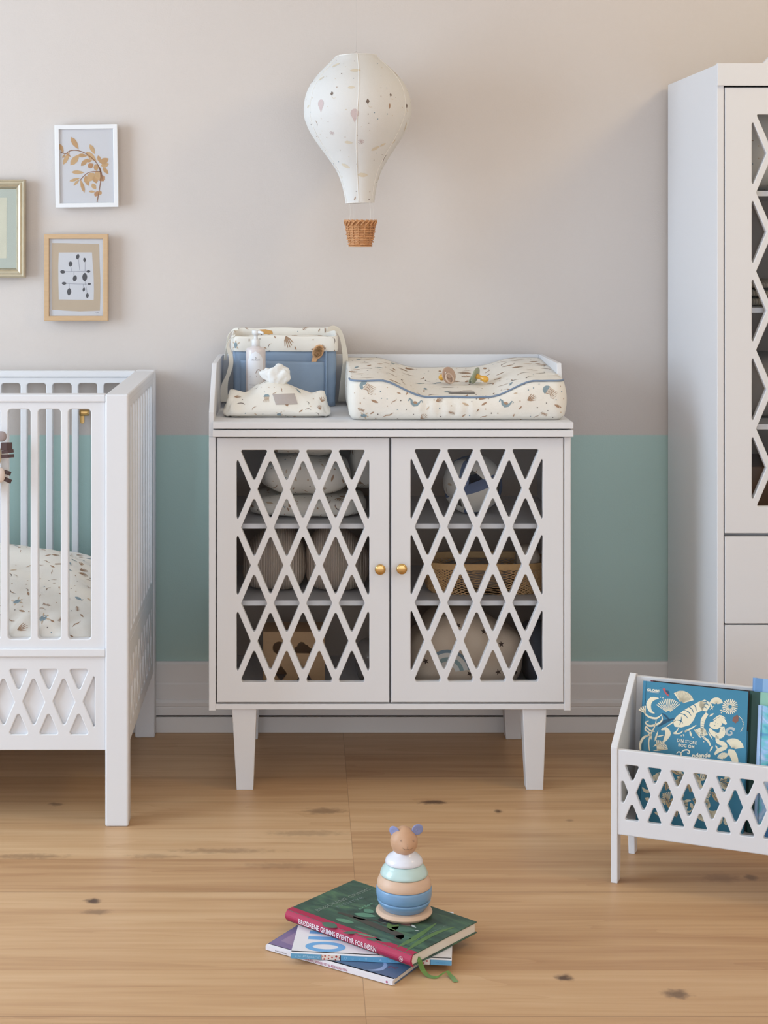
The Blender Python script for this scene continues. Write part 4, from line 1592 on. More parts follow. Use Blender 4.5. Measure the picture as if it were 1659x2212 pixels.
# fabric ball
bcx, br, byy = P(1021, 0, 4.30).x, .0765, 4.30
bz = z1 + br * .985
fb = thing('fabric_ball', 'patchwork fabric ball in cream print and blue on the upper right shelf', 'ball', (bcx, byy, z1))
def wedge_patch(axis, sgn, blue):
    """one puffed lens patch of the ball"""
    bm = bmesh.new()
    n = 14
    A = Vector(axis).normalized()
    B = A.orthogonal().normalized()
    C = A.cross(B)
    grid = []
    for i in range(n + 1):
        row = []
        for j in range(n + 1):
            p, q = 2 * i / n - 1, 2 * j / n - 1
            d = (A + B * math.tan(p * PI / 4) + C * math.tan(q * PI / 4)).normalized()
            e = max(abs(p), abs(q))
            r = br * (1.02 - .10 * e ** 5)
            row.append(bm.verts.new(Vector((bcx, byy, bz)) + ROT @ d * r))
        grid.append(row)
    for i in range(n):
        for j in range(n):
            f = bm.faces.new([grid[i][j], grid[i + 1][j], grid[i + 1][j + 1], grid[i][j + 1]])
            f.smooth = True
            m_ = (j in (0, 1, 2, n - 1, n - 2, n - 3)) if blue else False
            f.material_index = 5 if m_ else 0
    bmesh.ops.recalc_face_normals(bm, faces=bm.faces)
    return bm
ROT = Euler((.55, .35, .5)).to_matrix()
M_SLATE = mat('slate_blue_cotton', (112, 126, 158), rough=.92, spec=.1, bump=.3, bscale=800)
for ax in ((1, 0, 0), (-1, 0, 0), (0, 1, 0), (0, -1, 0), (0, 0, 1), (0, 0, -1)):
    bm = wedge_patch(ax, 1, True)
    scatter(bm, SEA, 9, 80 + int(ax[0] + 2 * ax[1] + 4 * ax[2]), .012)
    obj('patch', bm, PRINT + [M_SLATE], fb)
# woven rattan basket with a beige cloth
ry = 4.28
rx0, rx1 = P(918, 0, ry - .07).x, P(1186, 0, ry - .07).x
rz1 = P(0, 1217, ry - .07).z
rk = thing('rattan_basket', 'open woven rattan basket on the middle shelf behind the right door', 'basket', ((rx0 + rx1) / 2, ry, z2))
M_RAT = mat('natural_rattan', (206, 164, 114), rough=.6, var=.18, vscale=60)
def bpt(t, h, out=0.0):
    a = (rx1 - rx0) / 2 * (.955 + .045 * h) * (1 if h > .12 else (.93 + .07 * h / .12)) + out
    b = .085 * (.93 + .07 * h) + out
    c, s = math.cos(t), math.sin(t)
    e = .55
    return Vector(((rx0 + rx1) / 2 + a * math.copysign(abs(c) ** e, c), ry + b * math.copysign(abs(s) ** e, s), z2 + .001 + h * (rz1 - z2)))
bm = bmesh.new()
NS = 58
for d in (1, -1):
    for k in range(NS):
        t0 = 2 * PI * k / NS
        pts = [bpt(t0 + d * 1.10 * h, h * .84, .0010 * d * (1 if (int(h * 6) + k) % 2 else -1)) for h in [q / 8 for q in range(9)]]
        sd = [Vector((.0028, 0, 0)) if abs(math.sin(t0 + d * 1.1 * q / 8)) > .35 else Vector((0, .0028, 0)) for q in range(9)]
        ribbon(bm, pts, sd, .0009)
obj('weave', bm, M_RAT, rk)
bm = bmesh.new()
NB = 72
ring = []
for i in range(NB):
    t = 2 * PI * i / NB
    ring.append([bm.verts.new(bpt(t, h, o)) for h, o in ((.80, .0022), (1.0, .0024), (1.0, -.0016), (.80, -.0014))])
for i in range(NB):
    A, B = ring[i], ring[(i + 1) % NB]
    for k in range(4):
        bm.faces.new([A[k], B[k], B[(k + 1) % 4], A[(k + 1) % 4]])
bmesh.ops.recalc_face_normals(bm, faces=bm.faces)
obj('rim_band', bm, mat('rattan_band', (208, 166, 112), rough=.5, var=.12, vscale=80), rk)
bm = bmesh.new()
vs = [bm.verts.new(bpt(2 * PI * i / NB, .03, -.002)) for i in range(NB)]
bm.faces.new(vs)
bmesh.ops.solidify(bm, geom=list(bm.faces), thickness=.003)
obj('base', bm, M_RAT, rk)
bm = softbox(rx1 - .075, rx1 - .012, ry - .045, ry + .04, z2 + .006, rz1 + .036, n=2.6, seg=(10, 10, 12), amp=.008, freq=22, seed=15)
setp(obj('rolled_cloth', bm, mat('beige_muslin', (206, 192, 176), rough=.95, bump=.4, bscale=400)), 'rolled beige cloth standing in the rattan basket', 'cloth')
bm = softbox(rx0 + .03, rx1 - .085, ry - .055, ry + .05, z2 + .006, rz1 - .012, n=3, seg=(18, 10, 8), amp=.010, freq=26, seed=17)
setp(obj('grey_cloth', bm, mat('grey_cotton', (140, 128, 118), rough=.95, bump=.4, bscale=400)), 'crumpled grey cloth lying low in the rattan basket', 'cloth')
# star quilts on the dresser floor
M_QUILT = mat('beige_quilt', (214, 194, 172), rough=.95, spec=.1, bump=.3, bscale=400, var=.05, vscale=20)
STARS = [M_QUILT, PRINT[1], PRINT[2], PRINT[3], mat('dark_star', (74, 56, 48), rough=.9), mat('rainbow_slate', (128, 148, 160), rough=.9), mat('rainbow_white', (226, 222, 214), rough=.9), mat('rainbow_mint', (150, 172, 172), rough=.9)]
bm = softbox(.262, .560, 4.175, 4.40, zb + .0004, zb + .200, n=3.6, seg=(30, 18, 22), amp=.010, freq=9, seed=21, top=lambda u, v: .82 + .18 * math.sin(PI * min(1, u * 1.2)))
ex = [(P(x, y, 4.172), 'star5', .017, r) for x, y, r in ((1088, 1390, .1), (1079, 1455, .3), (1015, 1456, .8), (917, 1431, .4), (990, 1346, .2), (1141, 1464, .5), (955, 1470, .9), (1050, 1360, 0))]
scatter(bm, [('star5', .014, 1)], 14, 22, .05, ok=lambda c, n: n.y < .3, extra=ex)
bvq = BVHTree.FromBMesh(bm)
jobs = []
def qpt(x, z):
    loc, nn, i, d = bvq.ray_cast(Vector((x, 3.9, z)), Vector((0, 1, 0)))
    return (loc + nn * .0006) if loc else None
rc = P(968, 1452, 4.18)
for r0, r1, ci in ((.050, .058, 5), (.039, .050, 6), (.029, .039, 7), (.018, .029, 6)):
    prev = None
    for k in range(19):
        a = .15 + 2.2 * k / 18
        q0, q1 = qpt(rc.x + r0 * math.cos(a), rc.z + r0 * math.sin(a)), qpt(rc.x + r1 * math.cos(a), rc.z + r1 * math.sin(a))
        if q0 is None or q1 is None:
            prev = None
            continue
        cur = (bm.verts.new(q0), bm.verts.new(q1))
        if prev:
            f = bm.faces.new([prev[0], prev[1], cur[1], cur[0]])
            f.normal_update()
            if f.normal.y > 0: f.normal_flip()
            f.material_index = ci
        prev = cur
setp(obj('star_quilt', bm, STARS), 'beige quilt with dark stars and a pale rainbow at the bottom right of the dresser', 'quilt')
bm = softbox(.566, .640, 4.22, 4.45, zb + .0004, zb + .150, n=3, seg=(10, 14, 12), amp=.008, freq=14, seed=25)
setp(obj('folded_towel', bm, mat('dark_slate_towel', (92, 96, 108), rough=.95, bump=.5, bscale=300)), 'dark slate towel pressed against the right side of the dresser floor', 'towel')

# ------------------------------------------------------------------ pictures on the wall
def framed(name, label, cat, corners, fw, depth, mframe, prof=None, gap=.006, bev=.0012):
    """corners in photo pixels, clockwise from top left; face at WALL_Y - gap - depth"""
    yf = WALL_Y - gap - depth
    C = [P(x, y, yf) for x, y in corners]
    cen = sum(C, Vector()) / 4
    xd = ((C[1] - C[0]) + (C[2] - C[3])).normalized()
    w = ((C[1] - C[0]).length + (C[2] - C[3]).length) / 2
    h = ((C[3] - C[0]).length + (C[2] - C[1]).length) / 2
    ang = math.atan2(xd.z, xd.x)
    th = thing(name, label, cat, (cen.x, WALL_Y, cen.z))
    M = Matrix.Translation((cen.x, yf, cen.z)) @ Matrix.Rotation(-ang, 4, 'Y')
    # four mitred rails swept round the opening: profile (inset from the outer edge, y)
    prof = prof or [(0, depth), (0, .001), (.001, 0), (fw - .001, 0), (fw, .001), (fw, depth)]
    bm = bmesh.new()
    rows = []
    for sx, sz in ((-1, 1), (1, 1), (1, -1), (-1, -1)):
        rows.append([bm.verts.new(M @ Vector((sx * (w / 2 - i), y, sz * (h / 2 - i)))) for i, y in prof])
    k = len(prof)
    for q in range(4):
        A, B = rows[q], rows[(q + 1) % 4]
        for j in range(k):
            bm.faces.new([A[j], B[j], B[(j + 1) % k], A[(j + 1) % k]])
    bmesh.ops.recalc_face_normals(bm, faces=bm.faces)
    obj('frame', bm, mframe, th)
    bm = bmesh.new()
    box(bm, -w / 2 + fw * .5, w / 2 - fw * .5, depth * .45, depth + gap - .0005, -h / 2 + fw * .5, h / 2 - fw * .5)
    return th, M, w, h, yf, bm
def fline(t, pts, w):
    return stroke(pts, w)
class Paint:
    """flat shapes on a sheet at local depth y"""
    def __init__(s, M, y):
        s.bm = bmesh.new(); s.M = M; s.y = y; s.Mi = M.inverted()
    def loc(s, px, py, yw):
        q = s.Mi @ P(px, py, yw)
        return Vector((q.x, q.z))
    def poly(s, pts, mi, lift=0.0):
        V = [s.bm.verts.new(s.M @ Vector((p[0], s.y - lift, p[1]))) for p in pts]
        c = sum((Vector((p[0], p[1])) for p in pts), Vector((0, 0))) / len(pts)
        cv = s.bm.verts.new(s.M @ Vector((c.x, s.y - lift, c.y)))
        for i in range(len(V)):
            f = s.bm.faces.new([V[i], V[(i + 1) % len(V)], cv])
            f.material_index = mi
# white frame with a dried branch
M_WF = mat('white_frame_paint', (226, 224, 224), rough=.45)
wt, M, w, h, yf, bk = framed('framed_picture', 'white framed picture of an orange dried branch hanging above the oak frame', 'picture', ((116.5, 270), (252, 268), (257, 447), (121, 449)), 9.5 * WALL_Y / F, .016, M_WF, gap=.016)
obj('backing', move(bk, M), mat('white_paper', (222, 221, 224), rough=.8), wt)
pa = Paint(M, .016 * .45 - .0004)
yw = yf + .0068
def lp(px, py): return pa.loc(px * 300 / 1382, 240 + py * 300 / 1382, yw)
LEAVES = [((705, 258), (782, 380), 32), ((590, 325), (632, 415), 24), ((628, 535), (692, 405), 26), ((620, 468), (650, 425), 12), ((700, 540), (790, 430), 38), ((770, 440), (870, 445), 24), ((893, 330), (945, 430), 26), ((858, 405), (960, 500), 34), ((975, 440), (1000, 520), 22),
          ((1000, 520), (1080, 470), 40), ((1005, 545), (1083, 525), 34), ((1022, 560), (1080, 628), 24), ((805, 545), (880, 470), 28), ((860, 500), (915, 490), 20), ((875, 560), (930, 525), 34), ((710, 607), (838, 612), 24), ((690, 697), (795, 668), 18), ((732, 742), (790, 680), 14),
          ((840, 812), (800, 680), 22), ((850, 640), (880, 745), 34), ((935, 615), (870, 700), 50), ((960, 590), (985, 690), 40), ((1045, 650), (980, 690), 40), ((915, 720), (955, 780), 28), ((882, 798), (948, 805), 14), ((945, 850), (975, 795), 26), ((1012, 825), (975, 800), 24), ((930, 560), (985, 560), 40),
          ((655, 420), (705, 455), 10), ((940, 640), (960, 720), 36)]
R = random.Random(3)
for a, b, wd in LEAVES:
    p, q = lp(*a), lp(*b)
    d = q - p
    nrm = Vector((-d.y, d.x)).normalized() * wd * .82 * (lp(100, 0) - lp(0, 0)).length / 100
    pts = [p, p + d * .22 + nrm * .8, p + d * .5 + nrm, p + d * .8 + nrm * .55, q, p + d * .8 - nrm * .55, p + d * .5 - nrm, p + d * .22 - nrm * .8]
    pa.poly(pts, R.choice([1, 1, 2, 3]), R.uniform(.0001, .0004))
px_m = (lp(1, 0) - lp(0, 0)).length
for pl, wv in (([(600, 405), (650, 425), (690, 398), (760, 390), (850, 420), (940, 490), (985, 560), (1000, 620), (1000, 700), (985, 800), (965, 905)], 4), ([(1000, 600), (900, 605), (845, 635), (795, 690)], 3), ([(990, 560), (1010, 620), (1015, 680)], 4)):
    for s_ in stroke(smooth_pts([lp(*q).to_3d() for q in pl], 3), wv * px_m):
        pa.poly(s_, 4, .0005)
obj('branch_print', pa.bm, [mat('paper2', (222, 221, 224)), mat('leaf_ochre', (204, 164, 120), rough=.8, var=.15, vscale=120), mat('leaf_rust', (196, 150, 110), rough=.8, var=.15, vscale=120), mat('leaf_gold', (212, 176, 132), rough=.8, var=.15, vscale=120), mat('twig_brown', (156, 112, 84), rough=.8)], wt, label='orange brown dried branch')
bm = bmesh.new()
box(bm, -w / 2 + .008, w / 2 - .008, .0035, .005, -h / 2 + .008, h / 2 - .008)
obj('glass_pane', move(bm, M), M_GLASS, wt)
# oak frame with a leaf drawing
M_OAKF = mat('oak_frame', (198, 164, 126), rough=.5, var=.1, vscale=30, stretch=(1, 1, 5))
ot, M, w, h, yf, bk = framed('framed_picture', 'oak framed leaf drawing hanging lowest of the three pictures', 'picture', ((95.5, 505), (233.5, 505.5), (232.5, 693), (95, 693.5)), 10.5 * WALL_Y / F, .018, M_OAKF, gap=.016)
obj('backing', move(bk, M), mat('white_paper', (222, 221, 224)), ot)
pa = Paint(M, .018 * .45 - .0004)
yw = yf + .0077
def lp(px, py): return pa.loc(100 + px * 160 / 1539, 480 + py * 230 / 2212, yw)
pa.poly([lp(*q) for q in ((118, 432), (400, 436), (700, 444), (1096, 452), (1105, 800), (1122, 1200), (1120, 1600), (1112, 1838), (700, 1852), (420, 1838), (118, 1815), (112, 1200))], 1, .0001)
pa.poly([lp(*q) for q in ((260, 630), (950, 628), (965, 850), (985, 1150), (990, 1400), (985, 1615), (600, 1612), (260, 1605), (250, 1200), (248, 900))], 0, .0003)
pm = (lp(1, 0) - lp(0, 0)).length
for x, y, a, b, rt in ((655, 716, 58, 34, 1.75), (795, 782, 46, 28, 1.5), (502, 868, 56, 42, 1.65), (340, 1032, 54, 36, -.1), (875, 1024, 42, 27, .05), (594, 1166, 66, 43, 1.8), (799, 1140, 88, 52, 1.6), (370, 1270, 50, 30, -.05), (893, 1282, 38, 22, 0), (475, 1444, 76, 45, 1.65), (780, 1398, 44, 26, 1.75), (853, 1524, 52, 31, 1.6)):
    c = lp(x, y)
    pa.poly(ell(c.x, c.y, a * pm, b * pm, rot=rt if rt < 1 else PI - rt, n=16, point=.25), 2, .0005)
for pl in ([(395, 1028), (600, 1026), (835, 1018)], [(668, 770), (695, 1000)], [(808, 830), (806, 1020)], [(512, 930), (530, 1020)], [(575, 1030), (575, 1105)], [(425, 1272), (640, 1285), (850, 1288)], [(478, 1280), (475, 1372)], [(768, 1290), (772, 1352)], [(805, 1225), (850, 1475)]):
    for s_ in stroke([lp(*q) for q in pl], 5 * pm):
        pa.poly(s_, 3, .0005)
for s_ in stroke([lp(*q) for q in ((1025, 1878), (1050, 1888), (1062, 1872), (1090, 1880))], 5 * pm):
    pa.poly(s_, 3, .0005)
obj('leaf_drawing', pa.bm, [mat('white_paper', (222, 221, 224)), mat('kraft_mount', (204, 184, 160), rough=.85, var=.04, vscale=30), mat('charcoal_ink', (92, 90, 92), rough=.8, var=.15, vscale=200), mat('grey_ink', (168, 166, 176), rough=.8)], ot, label='charcoal leaf drawing on brown mount')
bm = bmesh.new()
box(bm, -w / 2 + .009, w / 2 - .009, .0035, .005, -h / 2 + .009, h / 2 - .009)
obj('glass_pane', move(bm, M), M_GLASS, ot)
# gilt frame cut by the left edge
M_GILT = mat('worn_gilt', (200, 188, 164), rough=.36, metal=.7, var=.3, vscale=18, bump=.3, bscale=60)
fwg = 23 * WALL_Y / F
dg_ = .026
prg = [(0, dg_), (0, .008), (.001, .004), (.004, .001), (.007, .0035), (.0085, .0035), (.010, .0015), (.0125, .0), (.0155, .002), (.017, .0055), (.0185, .006), (.0205, .0045), (.0225, .0065), (.025, .011), (.0275, .0125), (fwg, .0145), (fwg, dg_)]
gt_, M, w, h, yf, bk = framed('framed_picture', 'antique gilt framed picture cut off by the left edge of the photo', 'picture', ((-170, 387), (53, 387.5), (53.5, 600), (-170, 600)), fwg, dg_, M_GILT, prof=prg, gap=.012)
obj('backing', move(bk, M), mat('sage_mount', (196, 197, 190), rough=.8), gt_)
pa = Paint(M, dg_ * .45 - .0003)
yw = yf + .0116
q = [pa.loc(x, y, yw) for x, y in ((-132, 427), (15, 427), (14, 558), (-132, 558))]
pa.poly(q, 0, .0002)
obj('print', pa.bm, [mat('aged_paper', (222, 214, 198), rough=.85, var=.08, vscale=20)], gt_, label='aged cream print')
bm = bmesh.new()
box(bm, -w / 2 + fwg * .6, w / 2 - fwg * .6, .0095, .011, -h / 2 + fwg * .6, h / 2 - fwg * .6)
obj('glass_pane', move(bm, M), glass_mat('old_glass', (.98, .99, .975), .03), gt_)

# ------------------------------------------------------------------ hot air balloon lamp
HD = 4.42
k = HD / F
hc = P(773, 262, HD)
hb = thing('balloon_lamp', 'hanging hot air balloon lamp shade in printed cotton with small wicker basket', 'lamp', (hc.x, HD, P(0, 532, HD).z))
prof = [(121, 44), (126, 50), (133, 57), (141, 65.5), (152, 77), (165, 89), (180, 101), (198, 110), (218, 115.5), (236, 117), (252, 116), (268, 111), (284, 104), (300, 94.5), (316, 84), (331, 73), (346, 63), (361, 53.5), (377, 45.5), (393, 40), (409, 36), (425, 33), (438, 31)]
MT = Matrix.Translation(hc) @ Matrix.Rotation(math.radians(-1.5), 4, 'Y')
PP = smooth_pts([(r * k, 0, (262 - y) * k) for y, r in prof], 3)
bm = bmesh.new()
n = 64
rings = [[bm.verts.new((p.x * (1 - .012 * abs(math.sin(3 * (a - .35))) ** 6) * math.cos(a), p.x * math.sin(a), p.z + .0008 * noise.noise(Vector((math.cos(a) * 3, math.sin(a) * 3, p.z * 20))))) for a in [2 * PI * i / n for i in range(n)]] for p in PP]
for A, B in zip(rings, rings[1:]):
    for i in range(n):
        f = bm.faces.new([A[i], B[i], B[(i + 1) % n], A[(i + 1) % n]])
        f.smooth = True
bmesh.ops.recalc_face_normals(bm, faces=bm.faces)
move(bm, MT)
M_SHADE = mat('cream_shade_cotton', (228, 224, 219), rough=.9, spec=.1, bump=.25, bscale=700, trans=.12)
BAL = [M_SHADE, PRINT[1], PRINT[2], mat('print_sand', (214, 200, 178), rough=.9), mat('print_umber', (120, 104, 94), rough=.9), mat('print_mauve', (200, 180, 176), rough=.9, var=.1, vscale=300)]
fyb = HD - .14
def bp2(px, py):
    r = 116
    for (y0, r0), (y1, r1) in zip(prof, prof[1:]):
        if y0 <= py <= y1:
            r = r0 + (r1 - r0) * (py - y0) / (y1 - y0)
    dx = max(-r * .98, min(r * .98, px - 773))
    return P(px, py, HD - math.sqrt(max(0, r * r - dx * dx)) * k)
zc_ = lambda x, y: (620 + x * 300 / 1412, 90 + y * 470 / 2212)
ex = []
for x, y, kd, sz, rt in ((343, 655, 'balloon', .034, 0), (687, 755, 'balloon', .036, 0), (450, 935, 'star8', .014, 0), (752, 1022, 'star8', .016, 0.3), (460, 545, 'kite', .022, 0), (818, 625, 'kite', .024, 0), (1040, 560, 'kite', .018, 0), (1205, 670, 'kite', .022, 0),
                         (505, 252, 'cloud', .024, 0), (695, 310, 'cloud', .028, 0), (360, 385, 'cloud', .018, 0), (655, 472, 'cloud', .018, 0), (622, 1032, 'cloud', .022, 0), (900, 1088, 'cloud', .024, .3), (975, 1050, 'cloud', .018, .2), (1085, 1015, 'cloud', .016, .3),
                         (590, 1270, 'cloud', .026, -.2), (768, 1355, 'cloud', .028, -.1), (942, 1380, 'cloud', .018, .8), (220, 660, 'cloud', .014, .4), (1100, 335, 'cloud', .016, -.5), (292, 828, 'curl', .016, -.9), (1205, 870, 'leaf', .034, 1.2), (992, 1180, 'curl', .022, .9), (1035, 655, 'leaf', .016, 1.5), (688, 1595, 'leaf', .012, 1.2), (265, 405, 'leaf', .012, .9)):
    ex.append((bp2(*zc_(x, y)), kd, sz, rt))
scatter(bm, [('dot', .0030, 10), ('dot', .0022, 6)], 170, 91, .016, extra=ex)
scatter(bm, [('cloud', .022, 3), ('balloon', .032, 2), ('kite', .022, 2), ('star8', .015, 1)], 30, 92, .05, ok=lambda c, nn: nn.y > .1)
obj('shade', bm, BAL, hb, label='cream printed cotton shade')
def bal_r(z):
    for p, q in zip(PP, PP[1:]):
        if q.z <= z <= p.z:
            t = (p.z - z) / max(1e-9, p.z - q.z)
            return p.x + (q.x - p.x) * t
    return .03
for a in [-1.62 + i * PI / 3 for i in range(6)]:
    bm = bmesh.new()
    tube(bm, [MT @ Vector(((p.x + .0003) * math.cos(a + .08 * math.sin(p.z * 8)), (p.x + .0003) * math.sin(a + .08 * math.sin(p.z * 8)), p.z)) for p in PP[::2]], .0009, 6)
    obj('seam', bm, mat('seam_cotton', (236, 230, 222), rough=.9), hb)
zb0 = PP[-1].z
bm = bmesh.new()
tube(bm, [MT @ Vector((PP[-1].x * math.cos(a), PP[-1].x * math.sin(a), zb0)) for a in [2 * PI * i / 40 for i in range(40)]], .0012, 6, closed=True)
obj('hoop', bm, mat('seam_cotton', (232, 226, 218)), hb)
bm = bmesh.new()
tube(bm, [MT @ Vector((PP[0].x * math.cos(a), PP[0].x * math.sin(a), PP[0].z)) for a in [2 * PI * i / 40 for i in range(40)]], .0012, 6, closed=True)
obj('hoop', bm, mat('seam_cotton', (232, 226, 218)), hb)
bkc = P(778.5, 503, HD)
zt_, zb_ = P(0, 476, HD).z, P(0, 530.5, HD).z
rt_, rb_ = 33.5 * k, 25.5 * k
M_WICK = mat('honey_wicker', (204, 148, 100), rough=.5, var=.3, vscale=90)
def bas(a, h, o=0.0):
    r = (rb_ + (rt_ - rb_) * h) * (1 - .10 * max(0, (.18 - h) / .18) ** 2) + o
    return Vector((bkc.x + r * math.cos(a), HD + r * math.sin(a), zb_ + (zt_ - zb_) * h))
bm = bmesh.new()
NSTK = 14
for s in range(NSTK):
    a = 2 * PI * (s + .15) / NSTK
    tube(bm, [bas(a, .0), bas(a, .4), bas(a, .8), bas(a, .98)], .0013, 6)
for row in range(8):
    h = .05 + row * .098
    tube(bm, [bas(2 * PI * i / 96, h + .010 * math.sin(i * 1.7 + row), (.0019 if row % 2 else -.0019) * math.cos(NSTK / 2 * (2 * PI * i / 96 - 2 * PI * .15 / NSTK))) for i in range(96)], .0017, 6, closed=True)
for q in range(4):
    tube(bm, [bkc + Vector(((rb_ * (.95 - .24 * q)) * math.cos(2 * PI * i / 32), (rb_ * (.95 - .24 * q)) * math.sin(2 * PI * i / 32), zb_ - bkc.z - .0012)) for i in range(32)], .0022, 6, closed=True)
hh_ = zt_ - zb_
add(bm, lathe([(0, .0004), (rb_ * .92, .0004), (rb_ - .0012, .006), (rt_ - .0026, hh_ * .93), (rt_ - .0040, hh_ * .93), (rb_ - .0026, .006), (0, .0016)], 40, Matrix.Translation((bkc.x, HD, zb_))))
obj('basket', bm, M_WICK, hb, label='honey coloured wicker basket')
bm = bmesh.new()
for s in range(20):
    a = 2 * PI * s / 20
    tube(bm, smooth_pts([bas(a, .80, .001), bas(a + .16, .92, .0026), bas(a + .36, 1.0, .0016), bas(a + .50, .97, -.0022)], 3), .0018, 6)
tube(bm, [bas(2 * PI * i / 48, .95, -.0006) for i in range(48)], .0017, 6, closed=True)
obj('basket_rim', bm, M_WICK, hb, label='plaited wicker rim')
for a in (.5, 2.0, 3.9, 5.4):
    bm = bmesh.new()
    p0 = MT @ Vector((PP[-1].x * math.cos(a), PP[-1].x * math.sin(a), zb0))
    tube(bm, smooth_pts([p0, p0.lerp(bas(a, .95), .5) + Vector((.0015, 0, 0)), bas(a, .95)], 3), .00035, 5)
    obj('string', bm, mat('white_thread', (228, 222, 214), rough=.8), hb)
bm = bmesh.new()
top = MT @ Vector((0, 0, PP[0].z))
for a in (0.4, 2.5, 4.6):
    tube(bm, [MT @ Vector((PP[0].x * math.cos(a), PP[0].x * math.sin(a), PP[0].z)), top + Vector((0, 0, .012))], .0004, 5)
tube(bm, [top + Vector((0, 0, .012)), Vector((top.x, top.y, ZC))], .00022, 5)
obj('hanging_thread', bm, mat('clear_nylon', (214, 208, 202), rough=.4), hb)

# ------------------------------------------------------------------ books
M_PAGES = mat('book_pages', (226, 216, 202), rough=.85, var=.08, vscale=300, stretch=(.02, .02, 6))
def book(name, label, M, L, W, t, mcover, mspine, hard=True, cov=.0022, over=.003, pages=None, group=None, cat='book'):
    """local frame: x along the spine, y from spine to fore edge, z thickness; lying on its back cover"""
    th = thing(name, label, cat, (0, 0, 0), 0, group)
    th.matrix_world = M
    bm = boxm(0, L, .006, W, 0, cov, .0006)
    add(bm, boxm(0, L, .006, W, t - cov, t, .0006))
    c = obj('cover', bm, mcover, th, world=False)
    n = 8
    pts = [(.006, cov), (.006, 0)] if False else []
    out = [(.007 - .0075 * math.sin(PI * i / n) if hard else (.0062 if i in (0, n) else 0), t * i / n) for i in range(n + 1)]
    inn = [(y + .0024 if 0 < i < n else y + .002, z) for i, (y, z) in enumerate(out)][::-1]
    sp = prism(out + [(.010, t), (.010, t - cov), (.0075, t - cov), (.0045, t * .5), (.0075, cov), (.010, cov), (.010, 0)], 'X', -.0002, L + .0002)
    s = obj('spine', sp, mspine, th, world=False)
    p = obj('page_block', boxm(over, L - over, .006, W - over, cov + .0002, t - cov - .0002), pages or M_PAGES, th, world=False)
    return th
class Flat:
    """shapes on a plane given by a matrix (local XY)"""
    def __init__(s, M=None):
        s.bm = bmesh.new(); s.M = M or Matrix.Identity(4)
    def poly(s, pts, mi=0, lift=.0002):
        V = [s.bm.verts.new(s.M @ Vector((p[0], p[1], lift))) for p in pts]
        c = sum((Vector((p[0], p[1])) for p in pts), Vector((0, 0))) / len(pts)
        cv = s.bm.verts.new(s.M @ Vector((c.x, c.y, lift)))
        for i in range(len(V)):
            f = s.bm.faces.new([V[i], V[(i + 1) % len(V)], cv])
            f.material_index = mi
    def line(s, pts, w, mi=0, lift=.0003, sm=4):
        if sm:
            pts = [q.to_2d() for q in smooth_pts([Vector((p[0], p[1], 0)) for p in pts], sm)]
            if isinstance(w, list):
                ww = []
                for i in range(len(w) - 1):
                    ww += [w[i] + (w[i + 1] - w[i]) * q / sm for q in range(sm)]
                w = ww + [w[-1]]
        for q in stroke(pts, w):
            V = [s.bm.verts.new(s.M @ Vector((p[0], p[1], lift))) for p in q]
            f = s.bm.faces.new(V)
            f.material_index = mi
    def text(s, body, h, width, o, xd, yd, mi=0, lift=.0002, **kw):
        t = text_bm(body, h, width, .0001, **kw)
        Mt = s.M @ frame_matrix((o[0], o[1], lift), (xd[0], xd[1], 0), (yd[0], yd[1], 0))
        add(s.bm, t, Mt, mi)
def forest_mat():
    m = bpy.data.materials.new('forest_cover')
    m.use_nodes = True
    nt = m.node_tree
    b = nt.nodes['Principled BSDF']
    b.inputs['Roughness'].default_value = .45
    tc = nt.nodes.new('ShaderNodeTexCoord')
    mp = nt.nodes.new('ShaderNodeMapping')
    mp.inputs['Scale'].default_value = (8, 24, 1)
    mp.inputs['Rotation'].default_value = (0, 0, .5)
    n = nt.nodes.new('ShaderNodeTexNoise')
    n.inputs['Scale'].default_value = 1.4
    n.inputs['Detail'].default_value = 6
    n.inputs['Distortion'].default_value = 1.2
    r = nt.nodes.new('ShaderNodeValToRGB')
    e = r.color_ramp.elements
    e[0].position, e[0].color = .32, lin((44, 68, 58))
    e[1].position, e[1].color = .78, lin((92, 128, 92))
    e.new(.5).color = lin((58, 88, 74))
    nt.links.new(tc.outputs['Object'], mp.inputs[0])
    nt.links.new(mp.outputs[0], n.inputs['Vector'])
    nt.links.new(n.outputs['Fac'], r.inputs[0])
    nt.links.new(r.outputs[0], b.inputs['Base Color'])
    return m
Z1, Z2, Z3 = .0108, .0219, .0450
# bottom picture book
L0, F0 = floor_pt(574, 2041, Z1), floor_pt(847.8, 2118, Z1)
xd = (F0 - L0).normalized()
yd = Vector((-xd.y, xd.x, 0))
M = frame_matrix((L0.x, L0.y, .0003), xd, yd)
Ld = (F0 - L0).length
M_NAVY = mat('navy_cover', (86, 108, 140), rough=.38, var=.12, vscale=14)
M_WSP = mat('white_spine', (224, 220, 226), rough=.45)
b1 = book('picture_book', 'thin navy and purple picture book with white spine at the bottom of the floor pile', M, Ld, .222, .0105, M_NAVY, M_WSP, hard=False, cov=.0015, over=.0015)
fl = Flat(Matrix.Translation((0, 0, .0105)))
fl.poly([(.002, .008), (.085, .008), (.10, .05), (.09, .12), (.07, .20), (.002, .21)], 0)
fl.poly([(.015, .03), (.075, .02), (.085, .07), (.06, .15), (.02, .16)], 1, .0003)
fl.poly([(.075, .008), (.125, .008), (.12, .03), (.09, .035)], 2, .0004)
fl.line([(.226, .060), (.238, .048), (.240, .030), (.231, .018), (.220, .012)], [.001, .0038, .005, .0032, .0008], 3, .0003)
for q in range(2):
    fl.line([(.250 + .010 * q + .004 * math.cos(a), .046 + .004 * math.sin(a) + .002 * q) for a in [i * PI / 4 for i in range(8)]], .0007, 4, .0003, 2)
